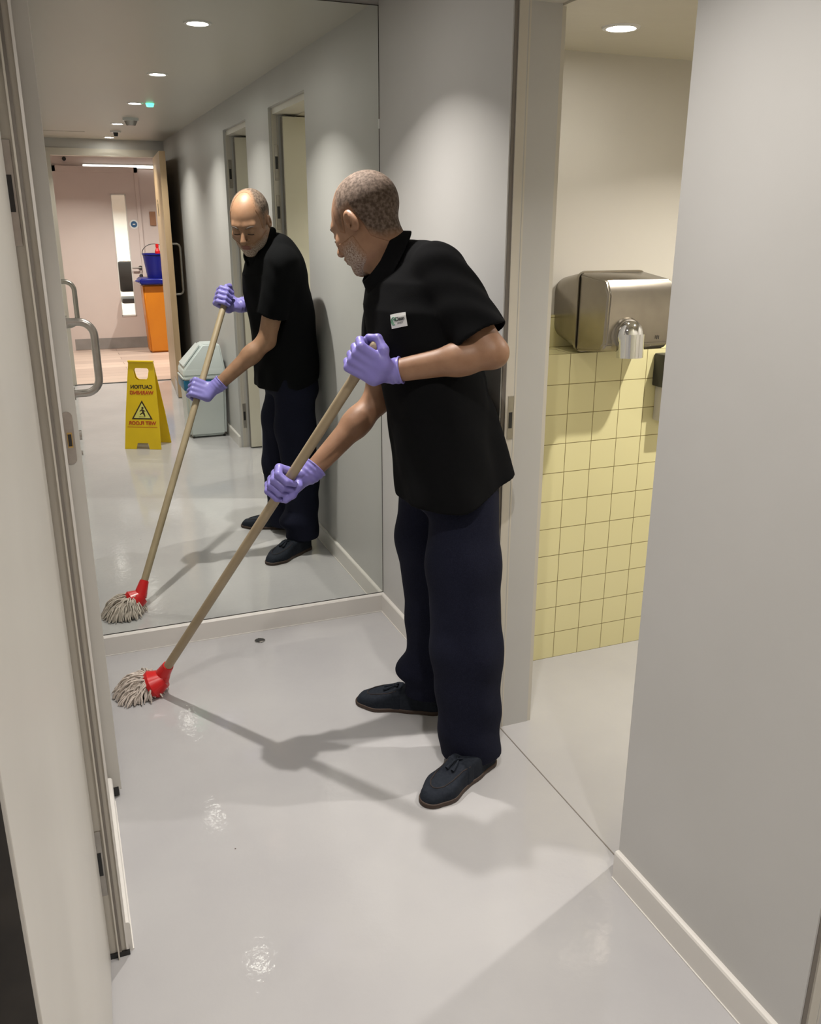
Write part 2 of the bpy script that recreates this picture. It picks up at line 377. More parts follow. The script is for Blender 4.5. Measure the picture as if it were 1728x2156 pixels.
# skirting with rounded top
def skirt_profile(t, h_):  # 2D (offset from wall, z)
    return [(0, 0), (t, 0), (t, h_ - .006), (t * .8, h_ - .0015), (t * .45, h_), (0, h_)]
def skirt_x(xw, sgn, y0, y1, h_=.0766, t=.0125):
    return MB().prism([(xw + sgn * a, z) for a, z in skirt_profile(t, h_)], 'y', y0, y1)
def skirt_y(yw, sgn, x0, x1, h_=.0766, t=.014):
    return MB().prism([(yw + sgn * a, z) for a, z in skirt_profile(t, h_)], 'x', x0, x1)
struct('baseboard_back', skirt_y(D + .006, -1, XL, XW, .0766, .020), M['skirt'], 'white skirting below the mirror', 'skirting board')
struct('baseboard_right', skirt_x(XW, -1, O1B + .01, D - .012), M['skirt'], 'white skirting on the right wall beside the mirror', 'skirting board')
struct('baseboard_right_near', skirt_x(XW, -1, O2B + .01, O1A), M['skirt'], 'white skirting on the near right wall panel', 'skirting board')
struct('baseboard_right_far', skirt_x(XW, -1, YE, O2A), M['skirt'], 'white skirting behind the white bin', 'skirting board')
struct('baseboard_left', skirt_x(XL, 1, 1.618, 2.168), M['skirt'], 'short white skirting between the two left doors', 'skirting board')
# thin pale sealant lines at the feet of the skirting
struct('trim_3', MB().box(XL, XW - .012, D - .0165, D - .0135, 0, .003).box(XW - .0150, XW - .0122, O1B + .01, D - .016, 0, .003)
       .box(XW - .0152, XW - .0122, O2B + .01, O1A, 0, .003).box(XL + .0122, XL + .015, 1.62, 2.168, 0, .003)
       .box(1.128, XI, O1B + .003, O1B + .006, 0, .004), M['skirt'], 'thin white sealant line along the foot of the skirting', 'sealant line')

# door linings of the right openings (far jamb carries a keep, near jamb carries the hinges)
def lining(n, a, b, label):
    t = thing('trim_%d' % n, label, 'door frame', (XI, (a + b) / 2, 0), kind='structure')
    mb = MB()
    for (yy, s_) in ((b, 1), (a, -1)):
        # stepped profile: shadow gap, nib, stop, flat lining
        def seg(x0, x1, off, dep=.04):
            y0 = yy + s_ * off; y1 = yy + s_ * (off + dep)
            mb.box(x0, x1, min(y0, y1), max(y0, y1), 0.0, HEAD + .02)
        seg(XW + .014, XW + .021, -.006); seg(XW + .021, XW + .040, -.002); seg(XW + .040, XW + .044, .0008); seg(XW + .044, XW + .049, -.0005); seg(XW + .049, XI + .012, .002)
    mb.box(XW + .02, XI + .012, a - .02, b + .02, HEAD, HEAD + .03)
    mb.build('lining', M['frame'], t)
    MB().box(XW + .004, XW + .016, b - .002, b + .02, 0, HEAD).build('shadow_gap', M['softgap'], t)
    return t
j1 = lining(4, O1A, O1B, 'cream painted door lining of the opening beside the hand dryer')
j2 = lining(5, O2A, O2B, 'cream painted door lining of the second cubicle opening')
for jt, b in ((j1, O1B), (j2, O2B)):
    MB().box(XW + .022, XW + .042, b - .0048, b - .001, .925, 1.045, .0015).build('strike_plate', M['steel'], jt)
    MB().box(XW + .026, XW + .037, b - .0052, b - .0045, .955, 1.0).build('strike_hole', M['black'], jt)
for jt, a in ((j1, O1A), (j2, O2A)):
    for zc in (1.78, 1.54, .22):
        MB().box(XW + .022, XW + .044, a + .002, a + .0048, zc - .085, zc + .085, .0012).build('hinge', M['steel'], jt)
        MB().box(XW + .026, XW + .040, a + .0046, a + .0056, zc - .03, zc + .03).build('hinge_pocket', M['black'], jt)

# open cubicle leaves (swung inward, hinged on the camera-side jamb)
def leaf_in(n, a, label):
    t = thing('door_%d' % n, label, 'door', (XI, a + .03, 0), kind='structure')
    MB().box(1.165, 1.84, a + .012, a + .056, 0.008, HEAD - .012, .0015).build('door_leaf', M['lam_cream'], t)
    MB().box(1.162, 1.168, a + .014, a + .054, 0.008, HEAD - .012).build('edge_strip', M['steel'], t)
    pts = [(1.78, a + .056, 1.12)] + [(1.78, a + .056 + .05 * math.sin(k / 4 * math.pi / 2), 1.12 - .02 * (1 - math.cos(k / 4 * math.pi / 2))) for k in range(1, 5)]
    pts += [(p[0], p[1], 2 * 1.03 - p[2]) for p in pts[::-1]]
    MB().tube(pts, .0095).build('handle', M['steel'], t, True)
    return t
leaf_in(3, O1A, 'cream cubicle door swung open, nearer the mirror')
leaf_in(4, O2A, 'cream cubicle door swung open, farther from the mirror')

# ---- left doors
def d_handle(x, y, z0, z1, proj, r, parent, along=0.0):
    k_ = 7; rc = min(.035, proj * .6); pts = [(x, y, z1)]
    pts.append((x + proj - rc, y, z1))
    for k in range(1, k_ + 1):
        a_ = k / k_ * math.pi / 2; pts.append((x + proj - rc + rc * math.sin(a_), y, z1 - rc + rc * math.cos(a_)))
    pts += [(p[0], p[1], z0 + z1 - p[2]) for p in pts[::-1]]
    MB().tube(pts, r, 14).cyl((x, y, z1), (x + .004, y, z1), r * 1.6).cyl((x, y, z0), (x + .004, y, z0), r * 1.6).build('handle', M['steel'], parent, True)

# far left leaf (door_1): ajar, its lock edge faces the camera
t = thing('door_1', 'white door ajar on the left with steel pull handle and oval lock plate', 'door', (0, 2.19, 0), kind='structure')
rot = Matrix.Translation((0, 2.9, 0)) @ Matrix.Rotation(R(0.7), 4, 'Z') @ Matrix.Translation((0, -2.9, 0))
MB().box(-.022, .0215, 2.19, 2.905, 0.020, 2.03, .0012).build('door_leaf', M['lam'], t)
MB().box(-.0215, .0205, 2.1893, 2.1899, 0.04, 2.03).build('edge_strip', M['lam'], t)
pl = [];
for k in range(24):
    a_ = 2 * math.pi * k / 24; pl.append((-.002 + .0125 * math.cos(a_), (1.072 - .0125 if math.sin(a_) >= 0 else .945 + .0125) + .0125 * math.sin(a_)))
MB().prism(pl, 'y', 2.1865, 2.1895).build('lock_plate', M['steel'], t)
MB().box(-.0065, .0055, 2.1853, 2.1868, .985, 1.022, .0008).build('bolt', M['brass'], t)
MB().box(-.0045, .0035, 2.1848, 2.1856, .989, 1.018).build('bolt_shadow', M['gap'], t)
d_handle(.0215, 2.29, 1.095, 1.268, .062, .0095, t)
MB().box(-.010, .0145, 2.187, 2.21, 0.004, .030, .001).build('bottom_seal', M['black'], t)
MB().cyl((.0215, 2.25, 1.0), (.028, 2.25, 1.0), .012).cyl((.0215, 2.25, .955), (.026, 2.25, .955), .006).build('lock_rose', M['steel'], t)
# near left leaf (door_2): almost closed, seen along its face
t = thing('door_2', 'pale door seen edge-on at the near left, swung slightly inward', 'door', (-.045, 1.6, 0), kind='structure')
ang = math.atan2(.040, .89)
rot = Matrix.Translation((-.046, 1.606, 0)) @ Matrix.Rotation(-ang, 4, 'Z')
MB().box(-.044, 0, -.895, 0, 0.006, 2.03, .0012, mtx=rot).build('door_leaf', M['lam'], t)
MB().box(-.040, -.004, -.8965, -.8945, 0.006, 2.03, mtx=rot).build('edge_strip', M['gap'], t)  # dark colour on the leaf edge stands for the shaded gap beside it
# frames of the left doors
t = thing('trim_6', 'stepped painted frame with steel hinges beside the near left door', 'door frame', (-.03, 1.61, 0), kind='structure')
mb = MB()
mb.box(-.062, -.0305, 1.612, 1.64, 0.0, 2.04).box(-.0305, -.0275, 1.600, 1.64, 0, 2.04).box(-.0275, -.0125, 1.613, 1.64, 0.0, 2.04)
mb.box(-.0125, -.0085, 1.604, 1.64, .02, 2.04)
mb.build('lining', M['frame'], t)
MB().box(-.0275, -.0225, 1.6085, 1.6135, 0.012, 2.04).build('seal_groove', M['softgap'], t)
MB().box(-.0125, -.0080, 1.6030, 1.6045, .02, 2.04).build('painted_highlight', M['skirt'], t)  # white strip paints in the bright highlight along the frame edge
for zc in (.245, 1.54, 1.80):
    MB().box(-.0545, -.0345, 1.6095, 1.6125, zc - .08, zc + .08, .001).build('hinge', M['steel'], t)
    MB().box(-.0505, -.0385, 1.6085, 1.6100, zc - .028, zc + .028).build('hinge_pocket', M['black'], t)
MB().box(-.062, -.006, 1.6075, 1.6120, 0.0, .012).build('foot_gap', M['black'], t)
t = thing('trim_7', 'white frame edge of the far left doorway', 'door frame', (-.02, 2.18, 0), kind='structure')
MB().box(-.132, -.013, 2.168, 2.176, 0, 2.04).box(-.05, XL + .003, 2.90, 2.93, 0, 2.04).build('lining', M['frame'], t)

# ---- end doorway frame
t = thing('trim_8', 'painted frame round the doorway at the far end of the corridor', 'door frame', (.56, YE, 0), kind='structure')
MB().box(.085, .122, YE - .11, YE + .012, 0, 2.05).box(1.02, 1.06, YE - .11, YE + .012, 0, 2.05).box(.085, 1.06, YE - .11, YE + .012, 2.05, 2.11).build('lining', M['frame'], t)
# oak leaf, swung open toward the mirror
t = thing('door_5', 'open pale oak door at the far end with a steel pull handle', 'door', (1.02, YE, 0), kind='structure')
hx, hy = 1.045, YE + .02
rot = Matrix.Translation((hx, hy, 0)) @ Matrix.Rotation(R(3.2), 4, 'Z')
MB().box(-.05, 0, 0, .985, .006, 2.04, .0015, mtx=rot).build('door_leaf', M['oak'], t)
pts = [(0, .86, 1.31), (.045, .86, 1.31), (.062, .86, 1.30), (.07, .86, 1.28), (.07, .86, .92), (.062, .86, .90), (.045, .86, .89), (0, .86, .89)]
MB().tube(pts, .011, 12, mtx=rot).build('handle', M['steel'], t, True)
MB().box(-.0525, -.0495, .70, .985, .007, .15, mtx=rot).build('kick_plate', M['steel'], t)
# figure pictogram on the leaf
MB().cyl((-.0525, .30, 1.665), (-.0495, .30, 1.665), .014, mtx=rot).box(-.0525, -.0495, .278, .322, 1.585, 1.645, mtx=rot)\
    .box(-.0525, -.0495, .282, .297, 1.535, 1.59, mtx=rot).box(-.0525, -.0495, .303, .318, 1.535, 1.59, mtx=rot).build('pictogram', M['black'], t)
MB().box(.04, .1, .02, .10, 0, .03).build('tmp_x', M['black'], t) if False else None

# ---- lobby behind the doorway
LY = -5.32
struct('wall_lobby', MB().box(-1.2, .17, LY - .1, LY, 0, 2.36).box(1.07, 2.6, LY - .1, LY, 0, 2.36).box(.17, 1.07, LY - .1, LY, 2.06, 2.36), M['pink_wall'], 'pale pinkish lobby wall beyond the doorway', 'wall')
struct('wall_lobby_side', MB().box(-1.3, -1.2, -8, YE, 0, 2.36).box(2.5, 2.6, -8, YE, 0, 2.36), M['pink_wall'], 'side walls of the lobby out of direct view', 'wall')
struct('wall_office', MB().box(-1.2, 2.6, -8.1, -8.0, 0, 2.36), M['white'], 'bright white wall of the room behind the lobby door', 'wall')
struct('baseboard_lobby', MB().box(-1.2, .15, LY, LY + .015, 0, .135).box(1.09, 2.5, LY, LY + .015, 0, .135), M['grey_kick'], 'tall grey skirting across the lobby wall', 'skirting board')
t = thing('door_6', 'pinkish white lobby door with a tall narrow vision panel', 'door', (.62, LY, 0), kind='structure')
mb = MB(); mb.box(.19, .77, LY - .03, LY + .02, .0, 2.03).box(.925, 1.05, LY - .03, LY + .02, 0, 2.03).box(.77, .925, LY - .03, LY + .02, 0, .40).box(.77, .925, LY - .03, LY + .02, 1.78, 2.03)
mb.build('door_leaf', M['pink_wall'], t)
MB().box(.762, .772, LY + .018, LY + .026, .39, 1.79).box(.923, .933, LY + .018, LY + .026, .39, 1.79).box(.762, .933, LY + .018, LY + .026, .385, .40).box(.762, .933, LY + .018, LY + .026, 1.78, 1.795).build('glazing_bead', M['skirt'], t)
MB().box(.77, .925, LY - .008, LY - .004, .40, 1.78).build('vision_panel', M['glass'], t)
MB().box(.192, 1.048, LY + .0195, LY + .024, .006, .135).build('kick_plate', M['grey_kick'], t)
MB().cyl((1.03, LY + .02, .955), (1.03, LY + .07, .955), .010).cyl((1.035, LY + .065, .955), (.93, LY + .065, .955), .009).cyl((1.03, LY + .02, .955), (1.03, LY + .028, .955), .026).cyl((1.03, LY + .02, .86), (1.03, LY + .028, .86), .024).build('lever_handle', M['steel'], t, True)
MB().box(.15, .19, LY - .05, LY + .03, 0, 2.09).box(1.05, 1.09, LY - .05, LY + .03, 0, 2.09).box(.15, 1.09, LY - .05, LY + .03, 2.03, 2.09).build('frame', M['pink_wall'], t)
s_ = thing('fire_door_sign', 'small round blue sign with white rim on the lobby door', 'sign', (1.0, LY + .02, 1.45))
MB().cyl((1.0, LY + .0205, 1.455), (1.0, LY + .0225, 1.455), .052, n=32).build('rim', M['white'], s_)
MB().cyl((1.0, LY + .0225, 1.455), (1.0, LY + .024, 1.455), .036, n=32).build('face', M['blue_sign'], s_)
MB().box(.985, 1.015, LY + .024, LY + .0245, 1.449, 1.461).build('symbol', M['white'], s_)
MB().box(1.19, 1.26, LY, LY + .012, 1.44, 1.60, .003).build('wall_plate', M['brown_sq'])
tag(bpy.data.objects['wall_plate'], 'small brown rectangular plate on the lobby wall above the blue bucket', 'plate')
o = thing('strip_light', 'long thin lit white strip light high on the lobby wall', 'light', (.9, LY, 2.1))
MB().box(.50, 1.45, LY + .012, LY + .028, 2.083, 2.108, .003).build('diffuser', M['strip'], o)
MB().box(.49, 1.46, LY, LY + .014, 2.078, 2.113).build('housing', M['white'], o)
MB().cyl((.30, LY + .03, 2.165), (.30, LY, 2.165), .022).build('door_sensor', M['black']); tag(bpy.data.objects['door_sensor'], 'small dark round sensor above the lobby door', 'sensor')

# things seen through the vision panel
c = thing('office_chair', 'dark office chair glimpsed through the narrow door glass', 'chair', (1.02, -6.35, 0))
MB().box(.84, 1.25, -6.6, -6.2, .46, .53, .03).build('seat', M['black'], c, True)
MB().box(.86, 1.22, -6.66, -6.60, .58, .98, .03).build('backrest', M['black'], c, True)
MB().cyl((1.04, -6.4, .08), (1.04, -6.4, .47), .025).build('column', M['chrome'], c, True)
for k in range(5):
    a_ = 2 * math.pi * k / 5 + .3
    MB().cyl((1.04, -6.4, .09), (1.04 + .27 * math.cos(a_), -6.4 + .27 * math.sin(a_), .05), .018, .012).build('leg', M['chrome'], c, True)
b_ = MB().box(.80, 1.35, -7.2, -6.75, .70, .735, .004); 
tb = thing('desk', 'light wood desk glimpsed behind the door glass', 'desk', (1.08, -7.0, 0))
b_.build('desktop', M['oak'], tb)
for xx in (.83, 1.32):
    for yy in (-7.17, -6.78):
        MB().box(xx - .02, xx + .02, yy - .02, yy + .02, 0, .70).build('leg', M['steel'], tb)
MB().sph((1.0, -6.95, .86), .085, sc=(1, .8, 1.5)).build('red_bag', M['brown_sq'], None, True); tag(bpy.data.objects['red_bag'], 'soft reddish bag on the desk behind the door glass', 'bag')

# bins in the lobby
o = thing('waste_bin', 'tall orange bin with a navy lid beside the oak door', 'bin', (1.15, -4.9, 0))
mb = MB(); b2 = bmesh.new()
def taper(x0, x1, y0, y1, z0, z1, tx, ty, bev=.02):
    b = bmesh.new(); bmesh.ops.create_cube(b, size=1)
    for v in b.verts:
        k = 1 if v.co.z > 0 else 0
        sx_ = (x1 - x0) * (1 if k else tx); sy_ = (y1 - y0) * (1 if k else ty)
        v.co = Vector(((x0 + x1) / 2 + v.co.x * sx_, (y0 + y1) / 2 + v.co.y * sy_, z1 if k else z0))
    if bev: bmesh.ops.bevel(b, geom=b.edges[:], offset=bev, segments=3, affect='EDGES')
    m_ = MB(); m_._merge(b, None); return m_
taper(.985, 1.36, -5.08, -4.76, 0.0, .79, .84, .86).build('body', M['bin_orange'], o, True)
mb = taper(.955, 1.40, -5.12, -4.72, .79, .86, 1.0, 1.0, .015); mb.sph((.965, -4.92, .822), .035, sc=(1.3, 3.5, .5)); mb.build('lid', M['navy'], o, True)
o = thing('bucket', 'navy blue bucket standing on the orange bin', 'bucket', (1.16, -4.9, .86))
b = MB(); bm = b.bm; rows = []
for r_, z_ in ((.001, .864), (.105, .864), (.140, 1.118), (.148, 1.12), (.148, 1.135), (.134, 1.135), (.100, .874), (.001, .874)):
    rows.append([bm.verts.new((1.17 + r_ * math.cos(2 * math.pi * k / 32), -4.92 + r_ * math.sin(2 * math.pi * k / 32), z_)) for k in range(32)])
for i in range(len(rows) - 1):
    for k in range(32): bm.faces.new((rows[i][k], rows[i][(k + 1) % 32], rows[i + 1][(k + 1) % 32], rows[i + 1][k]))
b.build('body', M['navy'], o, True)
MB().tube([(1.17 + .143 * math.cos(a_), -4.92, 1.13 + .11 * math.sin(a_)) for a_ in [math.pi * k / 14 for k in range(15)]], .004).build('handle', M['black'], o, True)
MB().cyl((1.20, -4.89, .875), (1.20, -4.89, 1.16), .03, .03).cyl((1.20, -4.89, 1.16), (1.20, -4.89, 1.20), .028, .012).cyl((1.20, -4.89, 1.20), (1.20, -4.89, 1.24), .018, .018).build('spray_bottle', M['red'], None, True)
tag(bpy.data.objects['spray_bottle'], 'red bottle poking out of the navy bucket', 'bottle')

# ---- big mirror
t = thing('mirror', 'huge wall mirror filling the corridor end above the skirting', 'mirror', (.55, D, .08))
MB().box(XL + .001, XW - .0005, D, D + .005, .0785, 2.172).build('glass', M['mirror'], t)
MB().box(XL + .001, XW - .0004, D - .0006, D + .0055, .0768, .0795).box(XW - .0022, XW - .0002, D - .0006, D + .0055, .078, 2.173).box(XL, XW, D - .0006, D + .0055, 2.1712, 2.1735).build('edge_seal', M['gap'], t)
MB().box(XW - .004, XW - .0003, D - .003, D, 1.80, 1.83).build('clip', M['white'], t)

# ---- ceiling items
def downlight(x, y, z, label, watt, r=.040, spread=126, group='recessed ceiling downlights'):
    t = thing('downlight', label, 'light', (x, y, z), group)
    b = MB(); n = 32
    ring = []
    bm = b.bm
    prof = [(r + .012, 0.0), (r + .010, -.004), (r, -.005), (r - .002, .010)]
    rows = [[bm.verts.new((x + a * math.cos(2 * math.pi * k / n), y + a * math.sin(2 * math.pi * k / n), z + c_)) for k in range(n)] for a, c_ in prof]
    for i in range(len(rows) - 1):
        for k in range(n): bm.faces.new((rows[i][k], rows[i][(k + 1) % n], rows[i + 1][(k + 1) % n], rows[i + 1][k]))
    b.build('rim', M['shade'], t, True)
    MB().cyl((x, y, z - .003), (x, y, z - .0005), r - .004, r - .004, 32).build('lens', M['lens'], t)
    ld = bpy.data.lights.new('lamp', 'AREA'); ld.shape = 'DISK'; ld.size = .034; ld.energy = watt; ld.color = LAMP_COL; ld.spread = R(spread)
    lo = bpy.data.objects.new('lamp', ld); COL.objects.link(lo); lo.location = (x, y, z - .008); attach(lo, t)
    return t
dl = [(.610, 2.48, 'round ceiling downlight nearest the mirror'), (.610, 1.20, 'second round ceiling downlight from the mirror'),
      (.61, -.03, 'third ceiling downlight, beside the green light'), (.60, -1.34, 'fourth ceiling downlight, beyond the smoke detector'), (.62, -2.56, 'last ceiling downlight above the oak doorway')]
for x, y, lab in dl: downlight(x, y, CEIL, lab, LAMP_W * (1.0 if y > 2 else .72 if y > 1 else 1.05), spread=(111 if y > 2 else 122))
downlight(1.515, 2.27, 2.0, 'round downlight in the cubicle ceiling above the hand dryer', CUB_W * .12)
downlight(2.10, 1.85, 2.0, 'second downlight in the dryer cubicle, behind the near wall', CUB_W * 4.6, spread=134)
downlight(1.70, .65, 2.0, 'downlight in the second cubicle ceiling', CUB_W)
o = MB().cyl((.700, -.02, CEIL), (.700, -.02, CEIL - .018), .026, .020).build('indicator_light', M['green_led'], None, True); tag(o, 'small green indicator light on the corridor ceiling', 'light')
t = thing('smoke_detector', 'round white smoke detector hanging from the corridor ceiling', 'smoke detector', (.66, -.90, CEIL))
MB().cyl((.66, -.92, CEIL), (.66, -.92, CEIL - .018), .055, .055, 32).build('base', M['white'], t, True)
MB().cyl((.66, -.92, CEIL - .018), (.66, -.92, CEIL - .05), .046, .03, 32).build('chamber', M['steel'], t, True)
t = thing('sprinkler_head', 'small ceiling sensor between the last two downlights', 'sensor', (.63, -1.95, CEIL))
MB().cyl((.63, -1.95, CEIL), (.63, -1.95, CEIL - .012), .045, .04, 24).build('base', M['shade'], t, True)
MB().cyl((.63, -1.95, CEIL - .012), (.63, -1.95, CEIL - .04), .02, .015, 24).build('nozzle', M['black'], t, True)
t = MB().box(-.35, .40, -2.45, -2.10, CEIL - .003, CEIL + .001, .001); o = t.build('access_panel', M['ceil']); tag(o, 'flush ceiling access panel near the far doorway', 'access panel')

# lobby lights; the lamp behind the lobby door is added to brighten that room
for px_, py_ in ((.4, -4.1), (1.6, -4.1), (.9, -6.6)):
    downlight(px_, py_, 2.36, {(.4, -4.1): 'lobby ceiling downlight on the left', (1.6, -4.1): 'lobby ceiling downlight on the right', (.9, -6.6): 'added unseen lamp brightening the room behind the lobby door'}[(px_, py_)], LOBBY_W * (4.5 if py_ < -6 else 1.15), group='lobby downlights')

# ---- drain hole in the floor
t = thing('floor_outlet', 'small round dark hole with a metal rim in the floor by the mirror', 'floor outlet', (.5766, 2.976, 0))
MB().cyl((.5766, 2.976, .0002), (.5766, 2.976, .0016), .019, .019, 28).build('hole', M['black'], t)
b = MB(); b.tube([(.5766 + .0195 * math.cos(2 * math.pi * k / 24), 2.976 + .0195 * math.sin(2 * math.pi * k / 24), .0012) for k in range(25)], .0012, 6); b.build('rim', M['chrome'], t, True)
MB().sph((.581, 2.966, .001), .007, sc=(1.4, .7, .3)).build('plug', M['steel'], t, True)

# ================================================================== HAND DRYER
t = thing('hand_dryer', 'brushed steel hand dryer with a chrome nozzle above the yellow tiles', 'hand dryer', (1.69, 2.62, 1.2))
xa, xb = 1.548, 1.790
def rr_poly(x0, x1, z0, z1, r, n=6):
    P = []
    for cx_, cz_, a0 in ((x1 - r, z1 - r, 0), (x0 + r, z1 - r, 90), (x0 + r, z0 + r, 180), (x1 - r, z0 + r, 270)):
        for k in range(n + 1):
            a_ = R(a0 + 90 * k / n); P.append((cx_ + r * math.cos(a_), cz_ + r * math.sin(a_)))
    return P
def loft(polys, ys):
    b = MB(); bm = b.bm; rows = []
    for P, y in zip(polys, ys): rows.append([bm.verts.new((p[0], y, p[1])) for p in P])
    n = len(polys[0])
    for i in range(len(rows) - 1):
        for k in range(n): bm.faces.new((rows[i][k], rows[i][(k + 1) % n], rows[i + 1][(k + 1) % n], rows[i + 1][k]))
    bm.faces.new(rows[0]); bm.faces.new(rows[-1][::-1]); bmesh.ops.recalc_face_normals(bm, faces=bm.faces)
    return b
loft([rr_poly(xa + .012, xb - .012, 1.125, 1.325, .05), rr_poly(xa + .002, xb - .002, 1.108, 1.343, .035), rr_poly(xa, xb, 1.105, 1.346, .03)], [2.619, 2.50, 2.462]).build('back_shell', M['dryer'], t, True)
loft([rr_poly(xa - .006, xb + .006, 1.100, 1.352, .028), rr_poly(xa - .006, xb + .006, 1.100, 1.352, .028)], [2.462, 2.449]).build('flange', M['dryer'], t, True)
# front cover: chamfered top edge
prof_ = [(2.449, 1.103), (2.315, 1.118), (2.292, 1.140), (2.286, 1.292), (2.308, 1.331), (2.449, 1.347)]
b = MB(); bm = b.bm; rows = []
for xx, ins in ((xa, .006), (xa + .006, 0.0), (xb - .006, 0.0), (xb, .006)):
    rows.append([bm.verts.new((xx, y + (ins if y < 2.4 else 0), 1.225 + (z - 1.225) * (1 - ins * 6))) for y, z in prof_])
for i in range(3):
    for k in range(len(prof_)): bm.faces.new((rows[i][k], rows[i][(k + 1) % 6], rows[i + 1][(k + 1) % 6], rows[i + 1][k]))
bm.faces.new(rows[0]); bm.faces.new(rows[-1][::-1]); bmesh.ops.recalc_face_normals(bm, faces=bm.faces)
bmesh.ops.bevel(bm, geom=[e for e in bm.edges], offset=.004, segments=2, affect='EDGES')
b.build('front_cover', M['dryer'], t, True)
MB().sph((1.622, 2.270, 1.168), .044, sc=(1, .85, 1.15), u=32, v=20).cyl((1.622, 2.266, 1.175), (1.622, 2.262, 1.104), .0425, .040, 36).build('nozzle', M['chrome'], t, True)
MB().cyl((1.622, 2.300, 1.17), (1.622, 2.282, 1.17), .058, .050, 32).build('nozzle_collar', M['dryer'], t, True)
for k in range(2): MB().box(1.735 + .007 * k, 1.737 + .007 * k, 2.2868, 2.2882, 1.152, 1.163).build('emblem_mark', M['black'], t)
# dispenser right of the dryer, mostly behind the near wall
t = thing('soap_dispenser', 'dark wall dispenser half hidden behind the near wall beside the tiles', 'dispenser', (1.9, 2.46, 1.0))
MB().box(1.862, 1.95, 2.39, 2.459, .97, 1.08, .006).build('body', M['black'], t, True)
MB().box(1.876, 1.94, 2.40, 2.459, .85, .972, .008).build('reservoir', M['tile'] if False else M['cream'], t, True)

# ================================================================== WHITE BIN
t = thing('swing_bin', 'white swing-top bin with a blue band against the right wall', 'bin', (.95, -.32, 0))
taper(.800, 1.088, -.47, -.185, 0.008, .40, .92, .92, .02).build('body', M['bin_white'], t, True)
MB().box(.790, 1.0905, -.480, -.176, .352, .425, .010).build('band', M['blue_band'], t, True)
taper(.787, 1.091, -.482, -.173, .42, .455, 1.0, 1.0, .012).build('rim', M['bin_white'], t, True)
b = MB(); bm = b.bm
lo_ = [bm.verts.new(p) for p in ((.792, -.478, .45), (1.089, -.478, .45), (1.089, -.178, .45), (.792, -.178, .45))]
md_ = [bm.verts.new(p) for p in ((.796, -.472, .50), (1.087, -.472, .50), (1.087, -.184, .50), (.796, -.184, .50))]
hi_ = [bm.verts.new(p) for p in ((.945, -.430, .665), (1.068, -.430, .665), (1.068, -.235, .665), (.945, -.235, .665))]
for A_, B_ in ((lo_, md_), (md_, hi_)):
    for k in range(4): bm.faces.new((A_[k], A_[(k + 1) % 4], B_[(k + 1) % 4], B_[k]))
bm.faces.new(hi_); bm.faces.new(lo_[::-1]); bmesh.ops.recalc_face_normals(bm, faces=bm.faces)
bmesh.ops.bevel(bm, geom=bm.edges[:], offset=.010, segments=3, affect='EDGES'); b.build('swing_lid', M['bin_white'], t, True)
nv = Vector((.665 - .50, 0, -(.945 - .796))).normalized() * -1
b = MB(); bm = b.bm
vs = [bm.verts.new(p) for p in ((.806, -.44, .517), (.806, -.215, .517), (.93, -.255, .654), (.93, -.41, .654))]
bm.faces.new(vs); r_ = bmesh.ops.extrude_face_region(bm, geom=bm.faces[:]);
for v in [g for g in r_['geom'] if isinstance(g, bmesh.types.BMVert)]: v.co += Vector((-.006, 0, .006))
bmesh.ops.recalc_face_normals(bm, faces=bm.faces); b.build('flap', M['bin_white'], t)
MB().box(.812, .818, -.35, -.31, .530, .536).build('latch', M['black'], t)
for xx, yy in ((.83, -.44), (1.05, -.44), (.83, -.22), (1.05, -.22)): MB().box(xx, xx + .015, yy, yy + .02, 0, .012).build('foot', M['black'], t)

